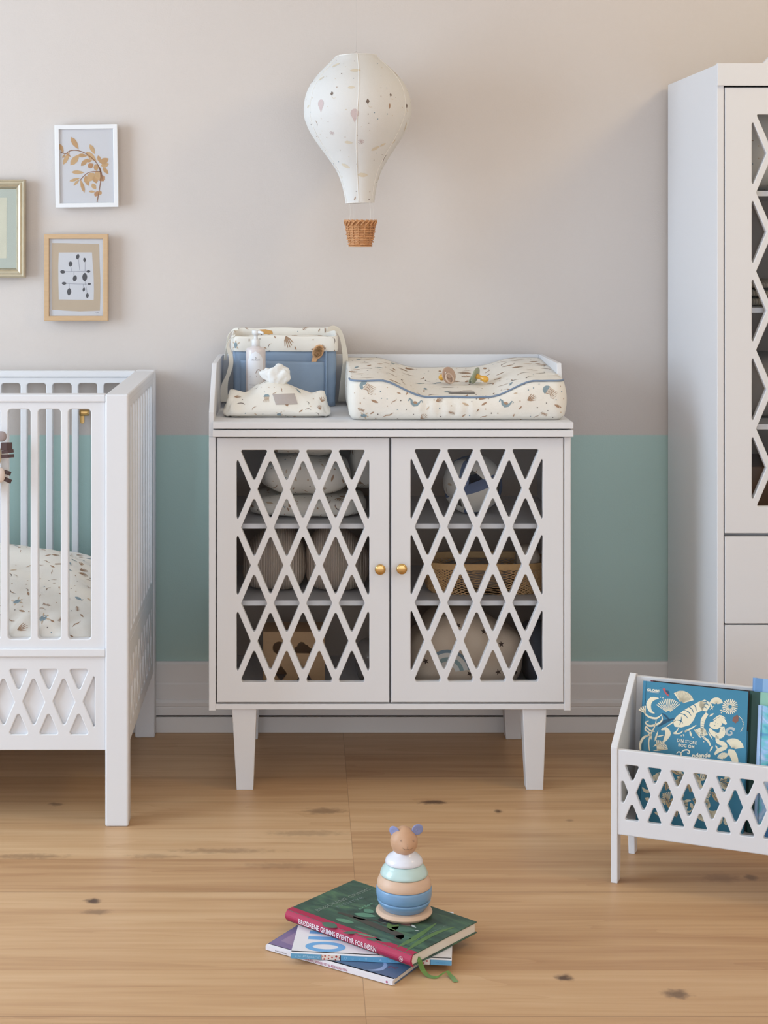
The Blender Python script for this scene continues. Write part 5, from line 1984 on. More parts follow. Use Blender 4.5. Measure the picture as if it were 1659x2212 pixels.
obj('cover_art', fl.bm, [mat('art_purple', (128, 112, 150), rough=.4, var=.12, vscale=40), mat('art_mauve', (152, 132, 160), rough=.4, var=.12, vscale=50), mat('art_tan', (168, 146, 132), rough=.4), mat('art_moon', (150, 170, 208), rough=.4), mat('art_red', (150, 72, 88), rough=.4)], b1, world=False)
fl = Flat(frame_matrix((0, -.0002, 0), (1, 0, 0), (0, 0, 1)))
fl.text('KONGEN, SPØGELSET & ADJUDANTEN', .0042, .098, (.085, .0034), (1, 0), (0, 1), 0)
INK1 = [mat('ink_pink', (176, 92, 128), rough=.6), mat('ink_grey', (130, 124, 130), rough=.6)]
obj('spine_title', fl.bm, INK1, b1, world=False)
fl = Flat(frame_matrix((0, -.0002, 0), (1, 0, 0), (0, 0, 1)))
fl.text('Karin Olsson', .0030, .026, (.022, .0036), (1, 0), (0, 1), 1)
obj('author_lettering', fl.bm, INK1, b1, world=False)
fl = Flat(frame_matrix((0, -.0002, 0), (1, 0, 0), (0, 0, 1)))
fl.poly(ell(Ld - .012, .0050, .0022, .0024, n=8), 0)
obj('spine_emblem', fl.bm, INK1, b1, world=False)
# middle book, white with blue spine
L0, F0, B0 = floor_pt(628, 2058, Z2), floor_pt(975.5, 2074, Z2), floor_pt(983, 1969.5, Z2)
xd = (F0 - L0).normalized()
yd = Vector((-xd.y, xd.x, 0))
M = frame_matrix((L0.x, L0.y, Z1 + .0006), xd, yd)
Ld, Wd2, tm = (F0 - L0).length, (B0 - F0).dot(yd), Z2 - Z1 - .0008
b2 = book('alphabet_book', 'white book with big blue letters and blue spine in the middle of the floor pile', M, Ld, Wd2, tm, mat('white_cover', (230, 228, 232), rough=.4), mat('white_cover', (230, 228, 232)), hard=False, cov=.0016, over=.0015)
fl = Flat(Matrix.Translation((0, 0, tm)))
cx_, cy_ = .0625, .033
for i in range(48):
    a0, a1 = 2 * PI * i / 48, 2 * PI * (i + 1) / 48
    r = lambda a, p, q: (cx_ + p * math.cos(a), cy_ + q * math.sin(a))
    fl.poly([r(a0, .0385, .0225), r(a1, .0385, .0225), r(a1, .0245, .0105), r(a0, .0245, .0105)], 0)
fl.poly([(.026, .064), (.098, .064), (.102, .071), (.098, .078), (.026, .078)], 0)
fl.poly([(.026, .090), (.098, .090), (.102, .097), (.026, .104)], 0)
obj('cover_lettering', fl.bm, [mat('letter_blue', (112, 172, 222), rough=.4)], b2, world=False, label='big light blue letters')
fl = Flat(frame_matrix((0, -.0003, 0), (1, 0, 0), (0, 0, 1)))
h = tm - .0004
fl.poly([(0, .0003), (.0575, .0003), (.0575, h), (0, h)], 0)
fl.poly([(.0575, .0003), (.0945, .0003), (.0945, h), (.0575, h)], 1)
fl.poly([(.0945, .0003), (.233, .0003), (.233, h), (.0945, h)], 0)
fl.poly([(.233, .0003), (.262, .0003), (.262, h), (.233, h)], 1)
fl.poly([(.262, .0003), (Ld, .0003), (Ld, h), (.262, h)], 0)
for x in (.0578, .0940, .262):
    fl.poly([(x - .0007, .0003), (x + .0007, .0003), (x + .0007, h), (x - .0007, h)], 3, .0003)
for x, z, r in ((.0605, .0068, .0012), (.0650, .0075, .0017), (.0635, .0018, .0018), (.0715, .0030, .0016), (.0782, .0055, .0018), (.0862, .0072, .0022), (.0845, .0015, .0013), (.0920, .0050, .0012), (.0725, .0084, .001), (.237, .0035, .0012), (.243, .0070, .0015), (.250, .0030, .0018), (.256, .0070, .0018), (.246, .0012, .001)):
    fl.poly(ell(x, z, r, r * .9, n=12), 2, .0003)
fl.text('Lis Pilgaard', .0042, .046, (.008, .003), (1, 0), (0, 1), 4, .0003, shear=.2)
for q, (s_, x) in enumerate((('O', .1005), ('rd', .1140), ('i', .1290), ('V', .1400), ('i', .1560), ('A', .1670), ('for', .1840), ('m', .1990))):
    fl.text(s_, .0050 if s_.isupper() else .0036, None, (x, .0026), (1, 0), (0, 1), 4, .0003)
fl.text('FORLAGET', .0026, .017, (.272, .0036), (1, 0), (0, 1), 5, .0003)
obj('spine_print', fl.bm, [mat('spine_blue', (102, 164, 204), rough=.45), mat('polka_cream', (226, 214, 206), rough=.5), mat('polka_red', (178, 62, 52), rough=.5), mat('spine_navy', (62, 48, 66), rough=.5), mat('pale_ink', (168, 206, 232), rough=.5), mat('deep_ink', (74, 140, 196), rough=.5)], b2, world=False)
# top book: fairy tales, red spine
A0, B0, D0 = floor_pt(616, 1966, Z3), floor_pt(771, 1903, Z3), floor_pt(886, 2065, Z3)
xd = (D0 - A0).normalized()
yd = Vector((-xd.y, xd.x, 0))
Ld, Wd3 = (D0 - A0).length, (B0 - A0).dot(yd)
tt = Z3 - Z2 - .0006
M = frame_matrix((A0.x, A0.y, Z2 + .0006), xd, yd)
MTOP = M.copy()
M_RED = mat('crimson_cloth', (172, 44, 78), rough=.6, bump=.3, bscale=900, var=.05, vscale=60)
b3 = book('fairy_tale_book', 'thick green fairy tale book with crimson spine on top of the floor pile', M, Ld, Wd3, tt, forest_mat(), M_RED, hard=True)
fl = Flat(Matrix.Translation((0, 0, tt)))
fl.poly([(0, .0055), (Ld, .0055), (Ld, .021), (0, .021)], 0)
obj('cloth_hinge', fl.bm, M_RED, b3, world=False, label='crimson cloth strip')
Mi = M.inverted()
def tp2(px, py):
    q = Mi @ floor_pt(px, py, Z3)
    return (q.x, q.y)
z5 = lambda x, y: tp2(600 + x * 300 / 1659, 1890 + y * 240 / 1327)
z6 = lambda x, y: tp2(780 + x * 270 / 1659, 1890 + y * 240 / 1475)
fl = Flat(Matrix.Translation((0, 0, tt)))
fl.line([z5(720, 450), z5(900, 500), z5(1050, 560), z5(1250, 640), z5(1450, 720), z6(480, 850)], [.003, .006, .008, .009, .009, .007], 0, .0003)
fl.line([z5(900, 500), z5(1000, 530), z5(1150, 540), z5(1300, 600)], [.002, .003, .003, .001], 0, .0003)
for c, a, b, rt, mi in ((z5(1040, 480), .022, .010, .4, 1), (z5(800, 550), .020, .008, .2, 1), (z5(870, 690), .016, .006, .8, 2), (z6(420, 680), .024, .012, -.9, 3), (z6(560, 830), .016, .010, .3, 2), (z6(300, 870), .018, .007, .2, 2), (z5(1150, 770), .016, .006, .4, 2), (z5(1180, 360), .008, .003, -.8, 2), (z6(100, 480), .012, .009, 0, 1), (z5(620, 600), .018, .012, 0, 2), (z5(1000, 640), .016, .004, .1, 2), (z5(1050, 720), .020, .004, .2, 1), (z6(560, 720), .024, .012, .4, 2)):
    fl.poly(ell(c[0], c[1], a, b, rot=rt, n=14, point=.4), mi, .0003)
for pl, w_ in (([z6(480, 960), z6(640, 880), z6(800, 780), z6(1000, 640)], .006), ([z6(600, 1010), z6(760, 900), z6(1000, 770), z6(1250, 690)], .005)):
    fl.line(pl, [.001, w_, w_, .001], 3, .0003)
for c, a, b, rt, mi in ((z6(600, 660), .012, .006, .4, 4), (z6(690, 680), .010, .003, -.3, 5), (z6(330, 600), .016, .012, .5, 6), (z6(430, 640), .010, .008, 0, 6), (z6(740, 740), .004, .0018, .8, 5), (z6(300, 640), .005, .001, .9, 5)):
    fl.poly(ell(c[0], c[1], a, b, rot=rt, n=10, point=.3), mi, .0004)
obj('cover_art', fl.bm, [mat('art_bark', (74, 70, 62), rough=.5, var=.2, vscale=60), mat('art_leaf', (98, 144, 116), rough=.45, var=.2, vscale=60), mat('art_moss', (78, 112, 96), rough=.45, var=.2, vscale=60), mat('art_lime', (92, 122, 72), rough=.45, var=.25, vscale=60), mat('art_rose', (136, 108, 106), rough=.5), mat('art_white', (196, 204, 204), rough=.5), mat('art_night', (42, 44, 52), rough=.5)], b3, world=False)
fl = Flat(Matrix.Translation((0, 0, tt)))
def along(body, hgt, p0, p1, mi, **kw):
    a, b = Vector(p0), Vector(p1)
    d = (b - a)
    x = d.normalized()
    fl.text(body, hgt, d.length, a, x, (-x.y, x.x), mi, .0004, **kw)
M_FADE = [mat('faded_ink', (128, 140, 130), rough=.5), mat('faded_ink2', (116, 134, 128), rough=.5), mat('mint_ink', (124, 172, 140), rough=.5)]
for nm, body, hh, q0, q1, mi, kw in (('cover_title', 'BRØDRENE GRIMMS', .0105, z5(478, 440), z5(1112, 178), 0, dict(spacing=1.1)), ('cover_subtitle', 'EVENTYR', .0085, z5(715, 395), z5(1030, 280), 1, dict(spacing=1.15)),
                                     ('cover_tagline', 'for Børn', .0085, z5(985, 420), z5(1140, 350), 2, dict(shear=.25)), ('illustrator_line', 'ILLUSTRERET AF', .0035, z6(750, 865), z6(1150, 670), 1, dict(spacing=1.3))):
    fl = Flat(Matrix.Translation((0, 0, tt)))
    along(body, hh, q0, q1, mi, **kw)
    obj(nm, fl.bm, M_FADE, b3, world=False)
fl = Flat(frame_matrix((0, -.0009, 0), (1, 0, 0), (0, 0, 1)))
fl.text('BRØDRENE GRIMMS EVENTYR FOR BØRN', .0093, .196, (.036, tt * .5 - .0046), (1, 0), (0, 1), 0, .0002, bold=.00022)
M_SPW = mat('spine_white', (232, 214, 218), rough=.6)
obj('spine_title', fl.bm, M_SPW, b3, world=False, label='white spine lettering')
fl = Flat(frame_matrix((0, -.0009, 0), (1, 0, 0), (0, 0, 1)))
cxm, czm = Ld - .021, tt * .5
for i in range(24):
    a0, a1 = 2 * PI * i / 24, 2 * PI * (i + 1) / 24
    e = lambda a, r: (cxm + r * math.cos(a), czm + r * 1.05 * math.sin(a))
    fl.poly([e(a0, .0046), e(a1, .0046), e(a1, .0040), e(a0, .0040)], 0)
fl.line([(cxm - .002, czm - .001), (cxm, czm + .002), (cxm + .0015, czm), (cxm - .0005, czm - .002), (cxm + .002, czm - .0015)], .0004, 0, .0002, 2)
obj('spine_emblem', fl.bm, M_SPW, b3, world=False, label='round white spine emblem')
# green ribbon marker hanging out of the page block
W3 = lambda px, py, z: floor_pt(px, py, z)
pts = smooth_pts([W3(899, 2069.5, .030), W3(905, 2073, .030), W3(909, 2084, .020), W3(914, 2096, .010), W3(924, 2107, .003), W3(936, 2111, .0016), W3(946, 2110, .003), W3(958, 2102, .007), W3(967, 2099, .008), W3(972, 2106, .004), W3(978, 2112, .002), W3(985, 2121, .0012)], 5)
sds = smooth_pts([Vector((.001, 0, .0035)), Vector((.003, .001, .003)), Vector((.0045, .001, .001)), Vector((.0045, .002, 0)), Vector((.0035, .0035, 0)), Vector((.001, .0035, .001)), Vector((0, .001, .0015)), Vector((0, .001, .001)), Vector((.002, .002, .0008)), Vector((.0035, .003, 0)), Vector((.0042, .003, 0)), Vector((.0045, .001, 0))], 5)
bm = bmesh.new()
ribbon(bm, [Mi @ p for p in pts], [Mi.to_3x3() @ s for s in sds], .0006)
obj('ribbon_marker', bm, mat('green_satin', (96, 134, 62), rough=.35, sheen=.3, var=.15, vscale=80), b3, world=False, label='narrow green satin ribbon')

# stacking bear toy
gx, gy = (872.7 - VX) / 1103.5, F / 1103.5
zb3 = Z3 + .0009
br_ = thing('stacking_bear', 'wooden stacking bear toy with pastel rings standing on the green book', 'stacking toy', (gx, gy, zb3))
MB2 = Matrix.Translation((gx, gy, zb3))
M_BEECH = mat('pale_beech', (214, 180, 154), rough=.45, var=.06, vscale=30, stretch=(1, 1, 4))
def ringm(z0, z1, r0, r1, mid=0.0, ch=.0022):
    p = [(0, z0), (r0 - ch, z0), (r0 - ch * .3, z0 + ch * .3), (r0, z0 + ch)]
    m = 6
    for i in range(1, m):
        t = i / m
        p.append((r0 + (r1 - r0) * t + mid * math.sin(PI * t), z0 + ch + (z1 - z0 - 2 * ch) * t))
    p += [(r1, z1 - ch), (r1 - ch * .3, z1 - ch * .3), (r1 - ch, z1), (0, z1)]
    return lathe(p, 64, MB2)
for nm, a, b, r0, r1, md, m_ in (('base_disc', 0, .0122, .0520, .0520, .0035, M_BEECH), ('blue_ring', .0124, .0322, .0430, .0525, .0015, mat('sky_blue_lacquer', (122, 160, 196), rough=.3, coat=.3)), ('blue_ring', .0324, .0556, .0535, .0542, .0010, mat('sky_blue_lacquer', (122, 160, 196))),
                                 ('wood_ring', .0558, .0772, .0532, .0470, .0018, M_BEECH), ('mint_ring', .0774, .0994, .0468, .0372, .0016, mat('mint_lacquer', (192, 216, 212), rough=.28, coat=.4)), ('white_ring', .0996, .1225, .0370, .0210, .0042, mat('white_lacquer_toy', (228, 228, 236), rough=.28, coat=.4))):
    obj(nm, ringm(a, b, r0, r1, md, .0026 if nm != 'wood_ring' else .0014), m_, br_, smooth=math.radians(50) * 57.3)
hz = .1420
def headfn(u, v, w):
    d = Vector((2 * u - 1, 2 * v - 1, 2 * w - 1)).normalized()
    p = Vector((d.x * .0268, d.y * .0262, d.z * .0282))
    p.z *= 1.0 if d.z < 0 else 1.02
    if d.z > .2:
        p.x *= 1 - .16 * (d.z - .2)
    sn = max(0, d.dot(Vector((.12, -.93, -.22)).normalized()))
    p += Vector((.12, -1, -.12)) * .006 * max(0, (sn - .72) / .28) ** 1.5
    return Vector((gx, gy, zb3 + hz)) + p
hbm = boxgrid(20, 20, 20, headfn)
bvh_h = BVHTree.FromBMesh(hbm)
def face_pt(px, py, lift):
    d = (P(800 + px * 160 / 1475, 1760 + py * 240 / 2212, 3.2) - Vector((0, 0, CZ))).normalized()
    loc, nn, i, dist = bvh_h.ray_cast(Vector((0, 0, CZ)), d)
    return (loc + nn * lift) if loc else None
def face_poly(pts, mi, lift=.0008):
    V = [face_pt(x, y, lift) for x, y in pts]
    if any(v is None for v in V):
        return
    c = face_pt(sum(p[0] for p in pts) / len(pts), sum(p[1] for p in pts) / len(pts), lift)
    cx0, cy0 = sum(p[0] for p in pts) / len(pts), sum(p[1] for p in pts) / len(pts)
    rings = [[fbm.verts.new(face_pt(cx0 + (x - cx0) * s, cy0 + (y - cy0) * s, lift)) for x, y in pts] for s in (1, .66, .33)]
    cv = fbm.verts.new(c)
    fs = []
    for i in range(len(pts)):
        j = (i + 1) % len(pts)
        for A, B in zip(rings, rings[1:]):
            fs.append(fbm.faces.new([A[i], A[j], B[j], B[i]]))
        fs.append(fbm.faces.new([rings[-1][i], rings[-1][j], cv]))
    for f in fs:
        f.normal_update()
        if f.normal.y > 0: f.normal_flip()
        f.material_index = mi
fbm = bmesh.new()
for x, y in ((612, 522), (860, 518)):
    face_poly([(p.x, p.y) for p in ell(x, y, 24, 27, n=14)], 0)
    face_poly([(p.x, p.y) for p in ell(x - 2, y - 8, 9, 9, n=8)], 1, .0012)
face_poly([(685, 588), (700, 572), (742, 564), (785, 572), (802, 586), (786, 618), (745, 630), (705, 618)], 0, .0022)
for pl in ([(742, 628), (742, 680)], [(742, 680), (715, 694), (680, 690), (650, 672), (640, 648)], [(742, 680), (775, 694), (815, 686), (842, 664), (852, 640)]):
    for q in stroke([p.to_2d() for p in smooth_pts([Vector((p[0], p[1], 0)) for p in pl], 3)], 6):
        face_poly([(p.x, p.y) for p in q], 0)
hd = obj('head', hbm, mat('head_beech', (200, 158, 126), rough=.5, var=.06, vscale=40, stretch=(1, 1, 4)), br_)
obj('painted_face', fbm, [mat('face_brown', (112, 90, 78), rough=.6), mat('face_glint', (206, 178, 158), rough=.6)], hd, label='painted brown eyes, nose and smile')
M_FELT = mat('lavender_felt', (148, 154, 194), rough=.95, spec=.1, bump=.5, bscale=900)
for ex_, ey_, yaw, sg in ((484, 338, -.55, -1), (938, 296, .25, 1)):
    c = P(800 + ex_ * 160 / 1475, 1760 + ey_ * 240 / 2212, gy - .004)
    ME = Matrix.Translation(c) @ Matrix.Rotation(yaw, 4, 'Z') @ Matrix.Rotation(PI / 2 + .2, 4, 'X')
    e = lathe([(0, -.0014), (.0105, -.0014), (.0118, 0), (.0105, .0014), (.006, .0006), (0, .0002)], 28, ME)
    t = bmesh.new()
    tube(t, [c, c.lerp(Vector((gx + sg * .010, gy, zb3 + hz + .018)), .9)], .0026, 6)
    add(e, t)
    obj('ear', e, M_FELT, hd, label='round lavender felt ear')

# ------------------------------------------------------------------ books in the rack
def rk_pt(u, v, z): return BM @ Vector((u, v, z))
# leaning plane: base near the front panel, top against the back panel
def lean_matrix(u0, v0, z0, v1, z1, W):
    o = rk_pt(u0, v0, z0)
    up = (rk_pt(u0, v1, z1) - o).normalized()
    x = (rk_pt(u0 + 1, v0, z0) - o).normalized()
    # book local: x runs up the spine, y across the cover, z out of the front cover
    return frame_matrix(o, up, x)
def ray_to(M, px, py, z):
    Mi_ = M.inverted()
    o = Mi_ @ Vector((0, 0, CZ))
    q = Mi_ @ P(px, py, 3.0)
    d = q - o
    t = (z - o.z) / d.z
    return (o + d * t).to_2d()
M_TEAL = mat('teal_cover', (58, 128, 158), rough=.42, var=.05, vscale=20)
ML = lean_matrix(.0395, .072, .1165, .152, .3995, .225)
# frame_matrix makes z = up x across: points to the back, so flip: the cover we see is the local bottom face
def facing(M, W):
    """matrix whose +z looks towards the room"""
    o = M.translation.copy()
    up = Vector((M[0][0], M[1][0], M[2][0])); ac = Vector((M[0][1], M[1][1], M[2][1]))
    return frame_matrix(o, -up, ac)
Hl = .293
tb = .024
def rack_book(name, label, u0, v0, z0, v1, z1, H, W, t, mc, ms, pages=None, hinge=0):
    Ml = lean_matrix(u0, v0, z0, v1, z1, W)
    up = Vector((Ml[0][0], Ml[1][0], Ml[2][0])); ac = Vector((Ml[0][1], Ml[1][1], Ml[2][1]))
    o = Ml.translation + up * H
    nrm = (-up).cross(ac)                     # towards the room
    M2 = frame_matrix(o - nrm * t, -up, ac)
    th = book(name, label, M2, H, W, t, mc, ms, hard=True, pages=pages)
    if hinge:
        h = Flat(Matrix.Translation((0, 0, t)))
        h.poly([(0, .0055), (H, .0055), (H, hinge), (0, hinge)], 0)
        obj('spine_cloth', h.bm, ms, th, world=False)
    return th, M2
bt_, M2 = rack_book('nature_book', 'teal picture book with cream plant and animal art leaning at the rack front', .0385, .062, .1162, .146, .4005, Hl, .2265, tb, M_TEAL, M_TEAL)
fl = Flat(Matrix.Translation((0, 0, tb)))
M2t = M2
def cp(x, y):
    """zoom coordinates of the cover to its plane"""
    q = ray_to(M2t, 1360 + x * 299 / 1659, 1440 + y * 240 / 1332, tb)
    return (q.x, q.y)
cpx = (Vector(cp(800, 600)) - Vector(cp(900, 600))).length / 100
def CL(pts, w, mi=0, lift=.0003): fl.line([cp(*p) for p in pts], [q * cpx for q in w] if isinstance(w, list) else w * cpx, mi, lift)
def CP(pts, mi=0, lift=.0003): fl.poly([cp(*p) for p in pts], mi, lift)
def fan(c, r0, r1, a0, a1, n, w, mi=0):
    for i in range(n):
        a = a0 + (a1 - a0) * i / (n - 1)
        CL([(c[0] + r0 * math.cos(a), c[1] - r0 * math.sin(a)), (c[0] + r1 * .6 * math.cos(a), c[1] - r1 * .6 * math.sin(a)), (c[0] + r1 * math.cos(a), c[1] - r1 * math.sin(a))], [w * .5, w, w * 1.5], mi)
def leafc(p, q, w, mi=0):
    a, b = Vector(p), Vector(q)
    d = b - a
    nn = Vector((-d.y, d.x)).normalized() * w
    CP([a, a + d * .3 + nn, a + d * .65 + nn * .8, b, a + d * .65 - nn * .8, a + d * .3 - nn], mi)
# ginkgo fan and flowers along the top
fan((620, 440), 20, 150, .35, 2.1, 13, 11)
fan((465, 560), 30, 175, .7, 2.5, 13, 4)
fan((1040, 450), 10, 80, .3, 2.8, 11, 7)
fan((1205, 480), 22, 92, 0, 2 * PI, 22, 5)
fan((1240, 990), 20, 130, .2, 2.2, 17, 5)
fan((880, 720), 20, 110, 3.6, 5.2, 10, 5)
fan((1130, 1110), 10, 80, .8, 2.9, 10, 5)
fan((330, 1010), 10, 130, .2, 1.6, 9, 5)
fan((190, 560), 0, 90, 1.6, 2.6, 4, 7)
# the tiger: body, head, stripes
CP([(560, 600), (640, 530), (740, 470), (850, 410), (920, 420), (880, 520), (800, 560), (770, 640), (720, 700), (620, 730), (540, 720), (520, 660)])
CP([(840, 420), (900, 395), (960, 430), (965, 480), (920, 540), (870, 525), (835, 470)])
for a, b in (((600, 560), (700, 620)), ((650, 520), (740, 590)), ((700, 480), (770, 560)), ((760, 450), (800, 530)), ((560, 640), (640, 680)), ((620, 600), (600, 700)), ((880, 420), (930, 440)), ((890, 450), (950, 470)), ((870, 490), (920, 500))):
    CL([a, ((a[0] + b[0]) / 2 + 10, (a[1] + b[1]) / 2 - 12), b], [2, 6, 2], 1, .0005)
# foliage and coral swirls at left
for pl, w in (([(350, 380), (270, 390), (230, 450), (250, 530), (300, 560)], [4, 26, 30, 18, 4]), ([(190, 490), (180, 550), (230, 600), (320, 620), (380, 580)], [3, 8, 12, 12, 4]), ([(380, 570), (390, 640), (330, 690), (240, 710), (190, 670), (230, 650)], [3, 9, 12, 12, 8, 3]),
              ([(300, 780), (240, 760), (200, 720), (190, 760), (240, 800), (190, 840)], [4, 9, 9, 9, 8, 4]), ([(240, 820), (170, 850), (130, 920), (130, 1000)], [6, 14, 14, 10]), ([(560, 640), (500, 680), (440, 720)], [3, 8, 3]), ([(320, 640), (300, 720), (260, 800), (230, 900), (240, 1010)], [3, 7, 8, 8, 6]),
              ([(590, 730), (560, 780), (530, 800), (600, 800), (640, 770)], [3, 8, 8, 8, 3]), ([(700, 760), (660, 780), (740, 740), (800, 700)], [3, 10, 10, 3])):
    CL(pl, w)
for p, q, w in (((300, 900), (345, 760), 12), ((280, 960), (390, 900), 12), ((280, 1010), (450, 985), 8), ((260, 880), (250, 780), 10), ((330, 840), (420, 820), 9), ((740, 840), (720, 760), 12), ((830, 820), (770, 750), 10), ((860, 860), (800, 790), 9), ((960, 420), (1000, 520), 10), ((1010, 470), (960, 520), 8), ((1080, 520), (1140, 540), 9), ((1010, 560), (950, 600), 11), ((900, 740), (920, 830), 10), ((940, 780), (1000, 880), 9), ((1000, 950), (960, 1020), 12), ((1030, 940), (1060, 1000), 10)):
    leafc(p, q, w)
# leopard: body, curved tail and striped snake
CL([(930, 560), (880, 640), (870, 740), (880, 840), (940, 890), (970, 950)], [18, 26, 18, 14, 14, 8])
CL([(960, 690), (1030, 700), (1100, 640), (1160, 690)], [20, 55, 40, 10])
CL([(1110, 720), (1110, 800), (1060, 830), (990, 790), (960, 740)], [26, 36, 34, 26, 14])
CL([(1050, 830), (1060, 900), (1130, 930), (1140, 970), (1060, 1010), (1020, 1055)], [18, 24, 28, 26, 22, 8])
CL([(1180, 1020), (1230, 1040), (1260, 1110), (1270, 1150)], [26, 44, 40, 34])
CL([(1000, 640), (1080, 590), (1150, 620)], [3, 10, 3])
for i in range(9):
    t = i / 8
    y = 660 + 220 * t
    x = 880 - 18 * math.sin(PI * t) + 60 * max(0, t - .7)
    CL([(x - 14, y), (x + 16, y + 4)], 2.5, 1, .0005)
R = random.Random(8)
for i in range(22):
    x, y = R.uniform(1010, 1130), R.uniform(660, 830)
    CL([(x, y), (x + 4, y + 5)], 3, 1, .0006)
# dolphin-like body, whale tail, ammonite, moth, kingfisher, dotted arc
CL([(380, 760), (430, 745), (460, 800), (430, 870), (400, 910)], [6, 22, 36, 22, 3])
CL([(340, 720), (420, 660), (480, 640), (540, 620)], [3, 22, 12, 3], 2, .0006)
CL([(480, 640), (430, 590), (390, 560)], [8, 12, 3], 2, .0006)
sp = [(1205 + (62 - 4.4 * i) * math.cos(.5 + i * .62), 790 - (58 - 4.2 * i) * math.sin(.5 + i * .62)) for i in range(13)]
CL(sp, [18 - i * 1.1 for i in range(13)], 3)
CP([(1290, 575), (1240, 610), (1230, 650), (1270, 680), (1305, 650), (1305, 600)], 4, .0005)
CL([(1330, 600), (1355, 640), (1362, 680), (1340, 730), (1310, 770), (1280, 808)], .1)
for i in range(12):
    a = 1.05 - i * .17
    x, y = 1270 + 92 * math.cos(a) * 1.0, 695 - 110 * math.sin(a)
    fl.poly([cp(p.x, p.y) for p in ell(x, y, 6, 6, n=8)], 0, .0004)
CP([(395, 265), (425, 260), (450, 310), (480, 355), (455, 355), (420, 310)], 5, .0005)
CP([(425, 285), (465, 290), (485, 335), (450, 320)], 2, .0006)
CL([(365, 245), (400, 258)], 2.5, 1, .0006)
for x, y in ((255, 370), (370, 368), (400, 375), (620, 830), (645, 818), (650, 830), (760, 850), (890, 900), (560, 790), (1100, 555)):
    fl.poly([cp(p.x, p.y) for p in ell(x, y, 7, 7, n=8)], 0, .0004)
# art behind the lattice, lower half of the cover
R = random.Random(12)
for i in range(84):
    a, b = R.uniform(.165, Hl - .02), R.uniform(.02, .205)
    rr_ = R.uniform(.009, .019)
    a0 = R.uniform(0, 6.28)
    if i % 3 == 0:
        for q in range(9):
            an = a0 + q * .22
            fl.line([(a + .003 * math.cos(an), b + .003 * math.sin(an)), (a + rr_ * math.cos(an), b + rr_ * math.sin(an))], [.0004, .0011], 0, .0003, 0)
    elif i % 3 == 1:
        fl.line([(a + (rr_ - .0012 * q) * math.cos(a0 + q * .6), b + (rr_ - .0012 * q) * math.sin(a0 + q * .6)) for q in range(9)], [.001, .003, .0035, .003, .0026, .002, .0016, .001, .0006], 0, .0003)
    else:
        fl.poly(ell(a, b, rr_, rr_ * .35, rot=a0, n=10, point=.5), 6, .0003)
        fl.line([(a - rr_ * math.cos(a0), b - rr_ * math.sin(a0)), (a, b), (a + rr_ * math.cos(a0), b + rr_ * math.sin(a0))], .0005, 1, .0005)
obj('cover_art', fl.bm, [mat('cream_ink', (234, 222, 194), rough=.5), mat('teal_ink', (52, 112, 140), rough=.5), mat('deep_teal', (36, 78, 104), rough=.5), mat('silver_ink', (186, 190, 186), rough=.5), mat('moth_brown', (134, 92, 80), rough=.5, var=.2, vscale=200), mat('bird_red', (190, 84, 88), rough=.5), mat('ochre_ink', (206, 178, 136), rough=.5)], bt_, world=False, label='cream plant and animal drawings')
fl = Flat(Matrix.Translation((0, 0, tb)))
def ctext(body, hgt, p0, p1, mi=0, **kw):
    a, b = Vector(cp(*p0)), Vector(cp(*p1))
    d = b - a
    x = d.normalized()
    fl.text(body, hgt, d.length, a, x, (-x.y, x.x), mi, .0006, **kw)
ctext('GLOBE', .0048, (208, 290), (360, 305), bold=.0003)
CL([(208, 300), (350, 316)], 1.6, 0, .0006)
M_CLET = mat('cream_letter', (240, 232, 212), rough=.5)
obj('publisher_mark', fl.bm, M_CLET, bt_, world=False)
fl = Flat(Matrix.Translation((0, 0, tb)))
ctext('DIN STORE', .0062, (566, 898), (802, 935), bold=.0002, spacing=1.1)
ctext('BOG OM', .0062, (582, 955), (772, 982), bold=.0002, spacing=1.1)
obj('cover_title', fl.bm, M_CLET, bt_, world=False)
fl = Flat(Matrix.Translation((0, 0, tb)))
ctext('ndende', .0088, (745, 1090), (968, 1085), bold=.0004, shear=.2)
CL([(560, 1050), (590, 1020), (620, 1050), (600, 1110)], [3, 6, 7, 5], 0, .0006)
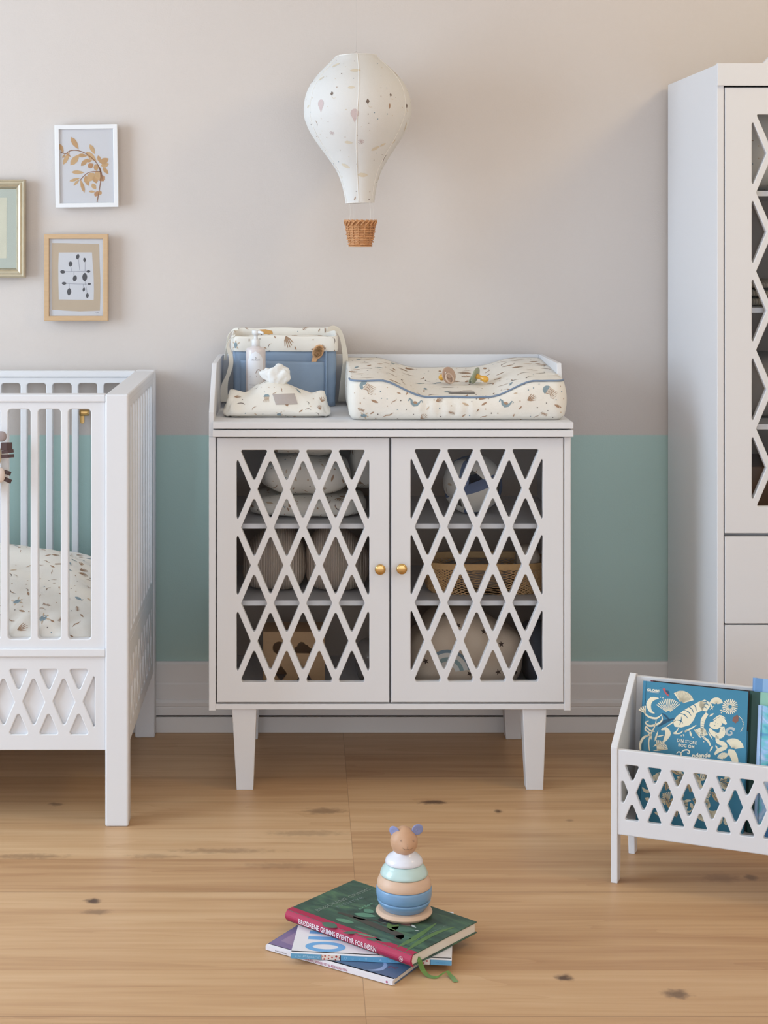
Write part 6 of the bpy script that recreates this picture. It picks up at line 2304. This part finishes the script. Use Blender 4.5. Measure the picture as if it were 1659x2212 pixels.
CL([(610, 1050), (640, 1010), (690, 998), (720, 1020), (705, 1045), (690, 1030)], [3, 7, 8, 7, 6, 3], 0, .0006)
obj('script_lettering', fl.bm, M_CLET, bt_, world=False)
# the books behind and beside it
M_MAROON = mat('maroon_cover', (108, 44, 58), rough=.5)
rack_book('story_book', 'maroon spined dark book mostly hidden behind the teal nature book in the rack', .052, .0905, .1162, .1655, .398, .288, .2225, .012, mat('black_cover', (44, 36, 36), rough=.5), M_MAROON)
rack_book('story_book', 'light blue book tallest of the group at the right edge of the rack', .270, .104, .1162, .172, .398, .312, .22, .012, mat('light_blue_cover', (140, 176, 216), rough=.4), mat('mid_blue_spine', (104, 146, 194), rough=.4), hinge=.021)
rack_book('story_book', 'dark green spined book with mint cover between two blue books in the rack', .2655, .0865, .1162, .158, .395, .288, .22, .014, mat('mint_cover', (142, 190, 172), rough=.4), mat('bottle_green_spine', (38, 74, 68), rough=.5), hinge=.023)
def splash_mat():
    m = bpy.data.materials.new('sea_splash_cover')
    m.use_nodes = True
    nt = m.node_tree
    b = nt.nodes['Principled BSDF']
    b.inputs['Roughness'].default_value = .35
    tc = nt.nodes.new('ShaderNodeTexCoord')
    n = nt.nodes.new('ShaderNodeTexNoise')
    n.inputs['Scale'].default_value = 16
    n.inputs['Detail'].default_value = 8
    n.inputs['Distortion'].default_value = 1.5
    r = nt.nodes.new('ShaderNodeValToRGB')
    e = r.color_ramp.elements
    e[0].position, e[0].color = .36, lin((70, 130, 186))
    e[1].position, e[1].color = .62, lin((206, 218, 238))
    e.new(.46).color = lin((96, 190, 196))
    e.new(.54).color = lin((150, 190, 228))
    nt.links.new(tc.outputs['Object'], n.inputs['Vector'])
    nt.links.new(n.outputs['Fac'], r.inputs[0])
    nt.links.new(r.outputs[0], b.inputs['Base Color'])
    return m
rack_book('story_book', 'book with watery blue and turquoise cover in front at the right edge of the rack', .2865, .060, .1162, .137, .378, .268, .21, .016, splash_mat(), mat('pale_blue_spine', (168, 190, 222), rough=.35, var=.2, vscale=30))
